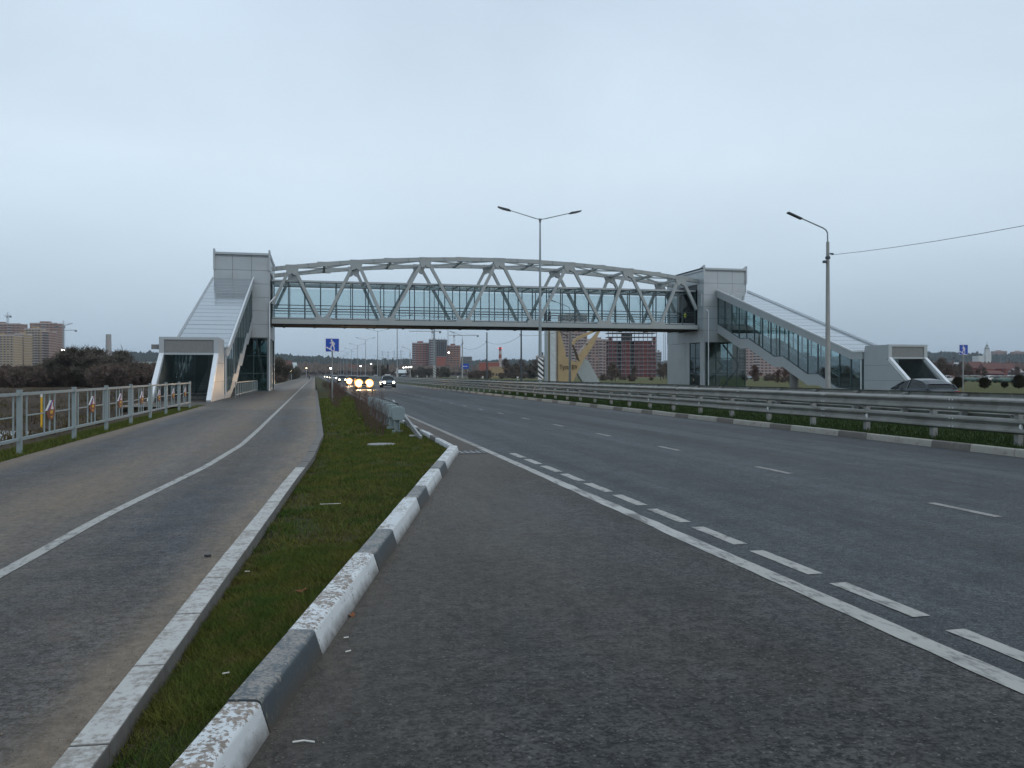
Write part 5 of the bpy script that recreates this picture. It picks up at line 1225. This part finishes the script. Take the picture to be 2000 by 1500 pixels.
# parked cars at the right
G_ = 'cars parked beyond the right grass'
for i, (px, d, col, rz) in enumerate(((1838, 190, 'car_silver_blue', 1.2), (1849, 170, 'car_white', 1.0), (1893, 185, 'car_green', 1.4), (1903, 210, 'car_white', 1.3), (1915, 190, 'car_black', 1.5), (1941, 170, 'car_white', 1.4), (1961, 160, 'car_green', 1.5), (1979, 190, 'car_white', 1.2), (1968, 220, 'car_silver_blue', 1.3), (1460, 300, 'car_silver_blue', 1.4), (1857, 215, 'car_red', 1.3), (1992, 170, 'car_dark', 1.4))):
    x, y = at(px, d); car(x, y, rz, col, '%s parked car from the left in the row beyond the right grass' % ORD[i] if px > 1500 else 'pale parked car seen in the gap below the right-hand stairs', None, detail=False, group=G_)
# ================================================================ TREES AND SHRUBS
def tree_mesh(seed, H, spread, ntw, tw=.035, trunk=.16, multi=1, tl=.8, low=.25, droop=0, shape=1.0):
    rnd = random.Random(seed); T = MB(); C_ = MB(); tips = []
    for s in range(multi):
        a0 = rnd.uniform(0, 6.28); base = Vector((.15 * multi * math.cos(a0) * rnd.random(), .15 * multi * math.sin(a0) * rnd.random(), -.2)); lean = Vector((math.cos(a0), math.sin(a0), 0)) * (.12 if multi == 1 else .35) * rnd.random()
        p = base; n = 6; pts = [p]
        for i in range(n):
            p = p + Vector((rnd.uniform(-.05, .05) * H * .3, rnd.uniform(-.05, .05) * H * .3, H / n * .92)) + lean * H / n; pts.append(p)
        for i in range(n): T.tube(pts[i], pts[i + 1], trunk * (1 - i / n * .9), trunk * (1 - (i + 1) / n * .9), 6, caps=False)
        nb = int(14 / max(1, multi) + 4)
        for j in range(nb):
            t = low + (1 - low) * (j + rnd.random()) / nb; i = min(n - 1, int(t * n)); q = pts[i].lerp(pts[i + 1], t * n - i)
            a = rnd.uniform(0, 6.28); ln = H * spread * (1.15 - t) * rnd.uniform(.6, 1.1) * shape; dr = Vector((math.cos(a), math.sin(a), rnd.uniform(.35, 1.0) - droop)).normalized()
            prev = q; seg = 3
            for k in range(seg):
                nx = prev + dr * ln / seg + Vector((rnd.uniform(-.1, .1), rnd.uniform(-.1, .1), rnd.uniform(-.02, .16))) * ln / seg * 2
                T.tube(prev, nx, trunk * .35 * (1 - k / seg) * (1.2 - t) + .012, trunk * .35 * (1 - (k + 1) / seg) * (1.2 - t) + .01, 4, caps=False)
                for _ in range(3): tips.append(prev.lerp(nx, rnd.random()))
                prev = nx
            tips.append(prev); tips.append(prev)
        tips += [pts[-1], pts[-2]]
    for _ in range(ntw):
        p = rnd.choice(tips) + Vector((rnd.gauss(0, .32), rnd.gauss(0, .32), rnd.gauss(0, .28))) * tl
        if p.z < .1: p.z = rnd.uniform(.05, .5)
        d = Vector((rnd.gauss(0, 1), rnd.gauss(0, 1), rnd.gauss(.7, .9))).normalized() * tl * rnd.uniform(.4, 1.2); s_ = Vector((rnd.gauss(0, 1), rnd.gauss(0, 1), rnd.gauss(0, 1))).normalized() * tw
        C_.add([p - s_, p + s_, p + d], [(0, 1, 2)])
    return T, C_
def fast_mesh(mb, name, mat):
    me = bpy.data.meshes.new(name); me.from_pydata(mb.v, [], mb.f); me.materials.append(M[mat]); return me
VAR = {}
def variant(key, mat_c, *a, **k):
    T, C_ = tree_mesh(*a, **k); VAR[key] = (fast_mesh(T, 'trunk', 'bark'), fast_mesh(C_, 'crown', mat_c))
for i in range(3): variant('bare%d' % i, 'twig_brown', 11 + i, 7.0, .42, 2600, tw=.035, tl=.75)
for i in range(3): variant('dense%d' % i, 'twig_dark', 31 + i, 5.2, .62, 6500, tw=.05, tl=.8, low=.08, multi=3, trunk=.1)
for i in range(2): variant('red%d' % i, 'twig_red', 51 + i, 5.0, .5, 2600, tw=.045, tl=.6, low=.15)
for i in range(3): variant('bush%d' % i, 'twig_brown', 61 + i, 2.2, .7, 2600, tw=.04, tl=.42, low=.02, multi=5, trunk=.04)
for i in range(2): variant('sapling%d' % i, 'twig_brown', 81 + i, 3.0, .28, 260, tw=.010, tl=.35, trunk=.03, low=.3)
def tree(key, x, y, z, sc, label, group, name='tree', cat='tree', sxy=1.0):
    r = empty(name, (x, y, z), label, cat, group, random.uniform(0, 6.28)); r.scale = (sc * sxy, sc * sxy, sc)
    part('trunk' if cat == 'tree' else 'stem', VAR[key][0], r); part('crown' if cat == 'tree' else 'foliage', VAR[key][1], r); return r
def scatter(n, pxs, ds, keys, scs, label, group, name='tree', cat='tree', sxy=1.0, zf=None):
    for i in range(n):
        px = random.uniform(*pxs); d = random.uniform(*ds); x, y = at(px, d)
        if -7 < x < 31.8: continue
        tree(random.choice(keys), x, y, (zf(x, y) if zf else -.3), random.uniform(*scs), label, group, name, cat, sxy)
D_ = ['dense0', 'dense1', 'dense2']; B_ = ['bare0', 'bare1', 'bare2']; S_ = ['bush0', 'bush1', 'bush2']
scatter(22, (-40, 112), (125, 165), D_, (.42, .62), 'low dark leafless tree at the left end of the thicket', 'low trees of the left thicket', sxy=1.6)
scatter(18, (112, 235), (125, 165), D_, (.7, .95), 'dark leafless tree in the dense thicket on the left', 'trees of the left thicket', sxy=1.2)
for px, d, s in ((130, 130, 1.02), (155, 128, 1.18), (172, 132, 1.12), (206, 135, 1.22), (218, 130, .95), (190, 126, .95), (232, 128, .72), (252, 128, .55), (118, 128, .8)):
    x, y = at(px, d); tree(random.choice(D_), x, y, -.3, s * .98, 'dark leafless tree in the dense thicket on the left', 'trees of the left thicket', sxy=1.3)
scatter(34, (-30, 345), (112, 128), S_, (.9, 1.6), 'dry brown bush at the foot of the left thicket', 'bushes of the left thicket', 'bush', 'bush', zf=lambda x, y: -.2)
scatter(12, (250, 345), (128, 160), S_, (1.2, 1.9), 'brown bush in front of the warehouse', 'bushes before the warehouse', 'bush', 'bush')
scatter(14, (541, 575), (170, 230), D_ + S_, (.7, 1.15), 'dark bare tree just right of the left stair tower', 'trees beside the side road', sxy=1.1)
scatter(12, (560, 612), (300, 420), D_, (.7, 1.0), 'dark bare tree beyond the side road bend', 'trees beyond the side road')
scatter(26, (980, 1062), (330, 460), S_ + B_ + D_[:1], (.9, 1.35), 'bare brown tree in the wood left of the stele', 'trees left of the stele', sxy=1.2)
scatter(10, (900, 1000), (300, 420), S_, (1.2, 1.8), 'brown bush below the half-built blocks', 'bushes below the building site', 'bush', 'bush')
scatter(22, (735, 905), (420, 640), S_ + D_, (.9, 1.4), 'brown bush below the brick towers', 'bushes below the brick towers', 'bush', 'bush')
scatter(20, (1180, 1312), (170, 300), B_ + S_, (.55, .95), 'bare brown tree in front of the red shell building', 'trees before the shell building')
scatter(14, (1440, 1560), (150, 260), ['red0', 'red1'] + S_, (.6, .95), 'reddish bare bush below the right-hand stairs', 'bushes below the right stairs', 'bush', 'bush')
scatter(44, (1765, 1905), (230, 420), ['red0', 'red1'] + B_, (.6, 1.1), 'reddish brown bare tree right of the stair portal', 'trees right of the portal', sxy=1.2)
scatter(26, (1885, 2060), (230, 420), B_ + S_ + ['red0'], (.5, .85), 'bare brown tree among the houses at the right', 'trees among the right houses', sxy=1.2)
scatter(10, (1560, 1720), (160, 260), B_ + S_, (.6, 1.1), 'dark bare tree seen through the right stair glass', 'trees behind the right stairs')
for px, d, s, lb in ((1871, 92, .62, 'dark rounded juniper left of the far blue sign post'), (1923, 92, .58, 'dark rounded juniper between the blue sign and the right edge'), (1990, 92, .75, 'dark ragged juniper at the right edge'), (1962, 95, .3, 'small dry shrub between two junipers')):
    x, y = at(px, d); r = empty('juniper', (x, y, 0), lb, 'shrub'); rnd = random.Random(px); b = MB()
    for _ in range(3600):
        a = rnd.uniform(0, 6.28); h = rnd.random(); rr = (.85 + .2 * math.sin(a * 3 + h * 7 + px) + .12 * math.sin(a * 5 - h * 11)) * s * math.sin(math.pi * min(.95, .12 + .80 * h)) ** .6 * rnd.uniform(.5, 1.08) * (1 if _ % 3 else .8)
        p = Vector((x + rr * math.cos(a), y + rr * math.sin(a), .15 + h * 1.75 * s)); d_ = Vector((math.cos(a) * .6, math.sin(a) * .6, rnd.uniform(.2, 1.2))).normalized() * .22; q = Vector((-math.sin(a), math.cos(a), rnd.uniform(-.5, .5))) * .035
        b.add([p - q, p + q, p + d_], [(0, 1, 2)])
    b.build('foliage', 'juniper', r); MB().tube((x, y, 0), (x, y, 1.2 * s), .08, .04, 8).build('trunk', 'bark', r)
# thin leafless shrubs planted along the verge
GV = 'bare shrubs planted along the verge'
def shrub(x, y, H, n, seed, spread=.28):
    rnd = random.Random(seed); b = MB(); z0 = verge_z(x, y) if y < 120 else 0
    for _ in range(n):
        a = rnd.uniform(0, 6.28); t = rnd.random() * spread; p = Vector((x + .08 * math.cos(a), y + .08 * math.sin(a), z0 - .03)); h = H * rnd.uniform(.55, 1.05); q = None
        top = Vector((x + (t + .05) * math.cos(a), y + (t + .05) * math.sin(a), z0 + h)); m_ = p.lerp(top, .5) + Vector((rnd.uniform(-.04, .04), rnd.uniform(-.04, .04), 0))
        b.tube(p, m_, .0055, .004, 3, caps=False); b.tube(m_, top, .004, .0016, 3, caps=False)
        for k in range(5):
            s_ = m_.lerp(top, rnd.uniform(-.6, .9)); e = s_ + Vector((rnd.gauss(0, .09), rnd.gauss(0, .09), rnd.uniform(.08, .26))); b.tube(s_, e, .003, .0014, 3, caps=False)
    return tag(b.build('shrub', 'twig_red'), 'thin leafless reddish shrub in the grass verge beside the road', 'shrub', GV)
k = 0
for px, d, H in ((741, 22.0, .95), (730, 23.5, 1.0), (721, 25.5, 1.05), (748, 24.5, 1.0), (735, 27, 1.1), (716, 28.5, 1.1), (727, 30.5, 1.15), (705, 31.5, 1.15), (740, 31.5, 1.1), (716, 34, 1.2), (700, 36, 1.2), (728, 36, 1.2)):
    x, y = at(px, d); shrub(x, y, H * .92, 15, k); k += 1
for i in range(34):
    y = 38 + i * 2.3; x = 1.5 + random.uniform(-.5, .9); shrub(x, y, random.uniform(.8, 1.1), 22, k, .4); k += 1
# ================================================================ HILLS AND FAR WOODS
def ridge(name, pxa, pxb, d, prof, depth, mat='hill_brown', n=90):
    vs, fs = [], []; m_ = 7
    for i in range(n + 1):
        px = pxa + (pxb - pxa) * i / n; H = zat(interp(prof, px), d) * .82
        for j in range(m_ + 1):
            dd = d - depth * .5 + depth * j / m_; x, y = at(px, dd); k = math.sin(math.pi * min(1, j / m_ * 1.15) ** .9) if j < m_ else 0
            vs.append((x, y, -.4 + (H + .4) * max(0, k)))
    for i in range(n):
        for j in range(m_): a = i * (m_ + 1) + j; fs.append((a, a + 1, a + m_ + 2, a + m_ + 1))
    me = bpy.data.meshes.new(name); me.from_pydata(vs, [], fs); me.materials.append(M[mat])
    for p in me.polygons: p.use_smooth = True
    o = bpy.data.objects.new(name, me); COL.objects.link(o); return tag(o, kind='structure')
def wood(pxa, pxb, d, prof, depth, nt, label, mat='wood_far', hs=(7, 13)):
    rnd = random.Random(int(pxa + d)); b = MB()
    for _ in range(nt):
        px = rnd.uniform(pxa, pxb); t = rnd.random(); dd = d - depth * .45 + depth * .6 * t; x, y = at(px, dd); H = zat(interp(prof, px), d) * .82; zz = -.4 + (H + .4) * max(0, math.sin(math.pi * min(1, (.05 + .6 * t) * 1.15) ** .9))
        h = rnd.uniform(*hs) * (1.25 if rnd.random() < .08 else 1); w = h * rnd.uniform(.28, .5); a = rnd.uniform(0, 1.5); pts = []
        c, s = math.cos(a) * w, math.sin(a) * w
        ring = [(x + c, y + s, zz + h * .45), (x - s, y + c, zz + h * .40), (x - c, y - s, zz + h * .5), (x + s, y - c, zz + h * .42)]
        b.add(ring + [(x + rnd.uniform(-1, 1), y, zz + h), (x, y, zz)], [(0, 1, 4), (1, 2, 4), (2, 3, 4), (3, 0, 4), (0, 5, 1), (1, 5, 2), (2, 5, 3), (3, 5, 0)])
    o = bpy.data.objects.new('wood', fast_mesh(b, 'wood', mat)); COL.objects.link(o); return tag(o, label, kind='stuff')
P1 = [(-120, 694), (100, 694), (230, 693), (320, 694), (430, 697), (540, 697), (575, 699), (600, 703), (625, 701), (634, 705), (700, 709), (800, 711), (900, 714), (1060, 712)]
ridge('hill', -120, 1060, 1700, P1, 700); wood(-120, 1060, 1700, P1, 700, 9000, 'far dark wooded ridge on the left horizon')
P2 = [(600, 708), (720, 707), (800, 705), (900, 709), (980, 706), (1060, 706), (1200, 712), (1400, 706), (1600, 703)]
ridge('hill', 600, 1600, 2300, P2, 800); wood(600, 1600, 2300, P2, 800, 5000, 'far wooded ridge behind the middle of the bridge')
P3 = [(1600, 702), (1780, 695), (1820, 692), (1850, 690), (1890, 693), (1930, 697), (1990, 695), (2200, 694)]
ridge('hill', 1600, 2200, 2000, P3, 800); wood(1600, 2200, 2000, P3, 800, 6000, 'far bluish wooded ridge on the right horizon')
P4 = [(540, 716), (620, 718), (700, 720), (800, 722), (880, 724), (1000, 722)]
ridge('hill', 540, 1000, 900, P4, 300); wood(540, 1000, 900, P4, 300, 2600, 'low brown scrub below the far ridge in the middle', 'twig_brown', (3, 7))
P5 = [(1740, 716), (1800, 716), (1900, 719), (2100, 717)]
ridge('hill', 1740, 2100, 800, P5, 300); wood(1740, 2100, 800, P5, 300, 2000, 'brown scrub and gardens below the right ridge', 'twig_red', (3, 7))
# power pylons
for i, (px, d) in enumerate(((747, 1300), (757.5, 1500), (783, 1350), (770, 1600))):
    x, y = at(px, d); r = empty('pylon', (x, y, 0), '%s faint lattice pylon from the left above the middle ridge' % ORD[i], 'pylon', 'faint pylons on the horizon', YAW); z1 = zat(700 - i, d) + 12; b = MB()
    for s in (-1, 1): b.beam((s * 3, 0, 0), (s * .5, 0, z1), .35, .35)
    for k in range(8): t = k / 8; b.beam((-3 + 2.5 * t, 0, z1 * t), (3 - 2.5 * (t + .125), 0, z1 * (t + .125)), .25, .25)
    b.build('lattice', 'crane_paint', r, local=True)
    c = MB()
    for q in (.72, .84, .95): c.beam((-5, 0, z1 * q), (5, 0, z1 * q), .3, .3)
    c.build('cross_arm', 'crane_paint', r, local=True)
# ================================================================ HAZE
hz = MB().box(-6100, 6100, -6100, 7100, -1.6, 130).build('haze', 'white_paint'); tag(hz, kind='stuff')
m = bpy.data.materials.new('haze_air'); m.use_nodes = True; t = m.node_tree; t.nodes.clear()
o_ = t.nodes.new('ShaderNodeOutputMaterial'); pv = t.nodes.new('ShaderNodeVolumePrincipled'); pv.inputs['Color'].default_value = (.80, .90, 1.0, 1); pv.inputs['Density'].default_value = HAZE
pv.inputs['Anisotropy'].default_value = 0; t.links.new(pv.outputs[0], o_.inputs['Volume']); hz.data.materials.clear(); hz.data.materials.append(m)
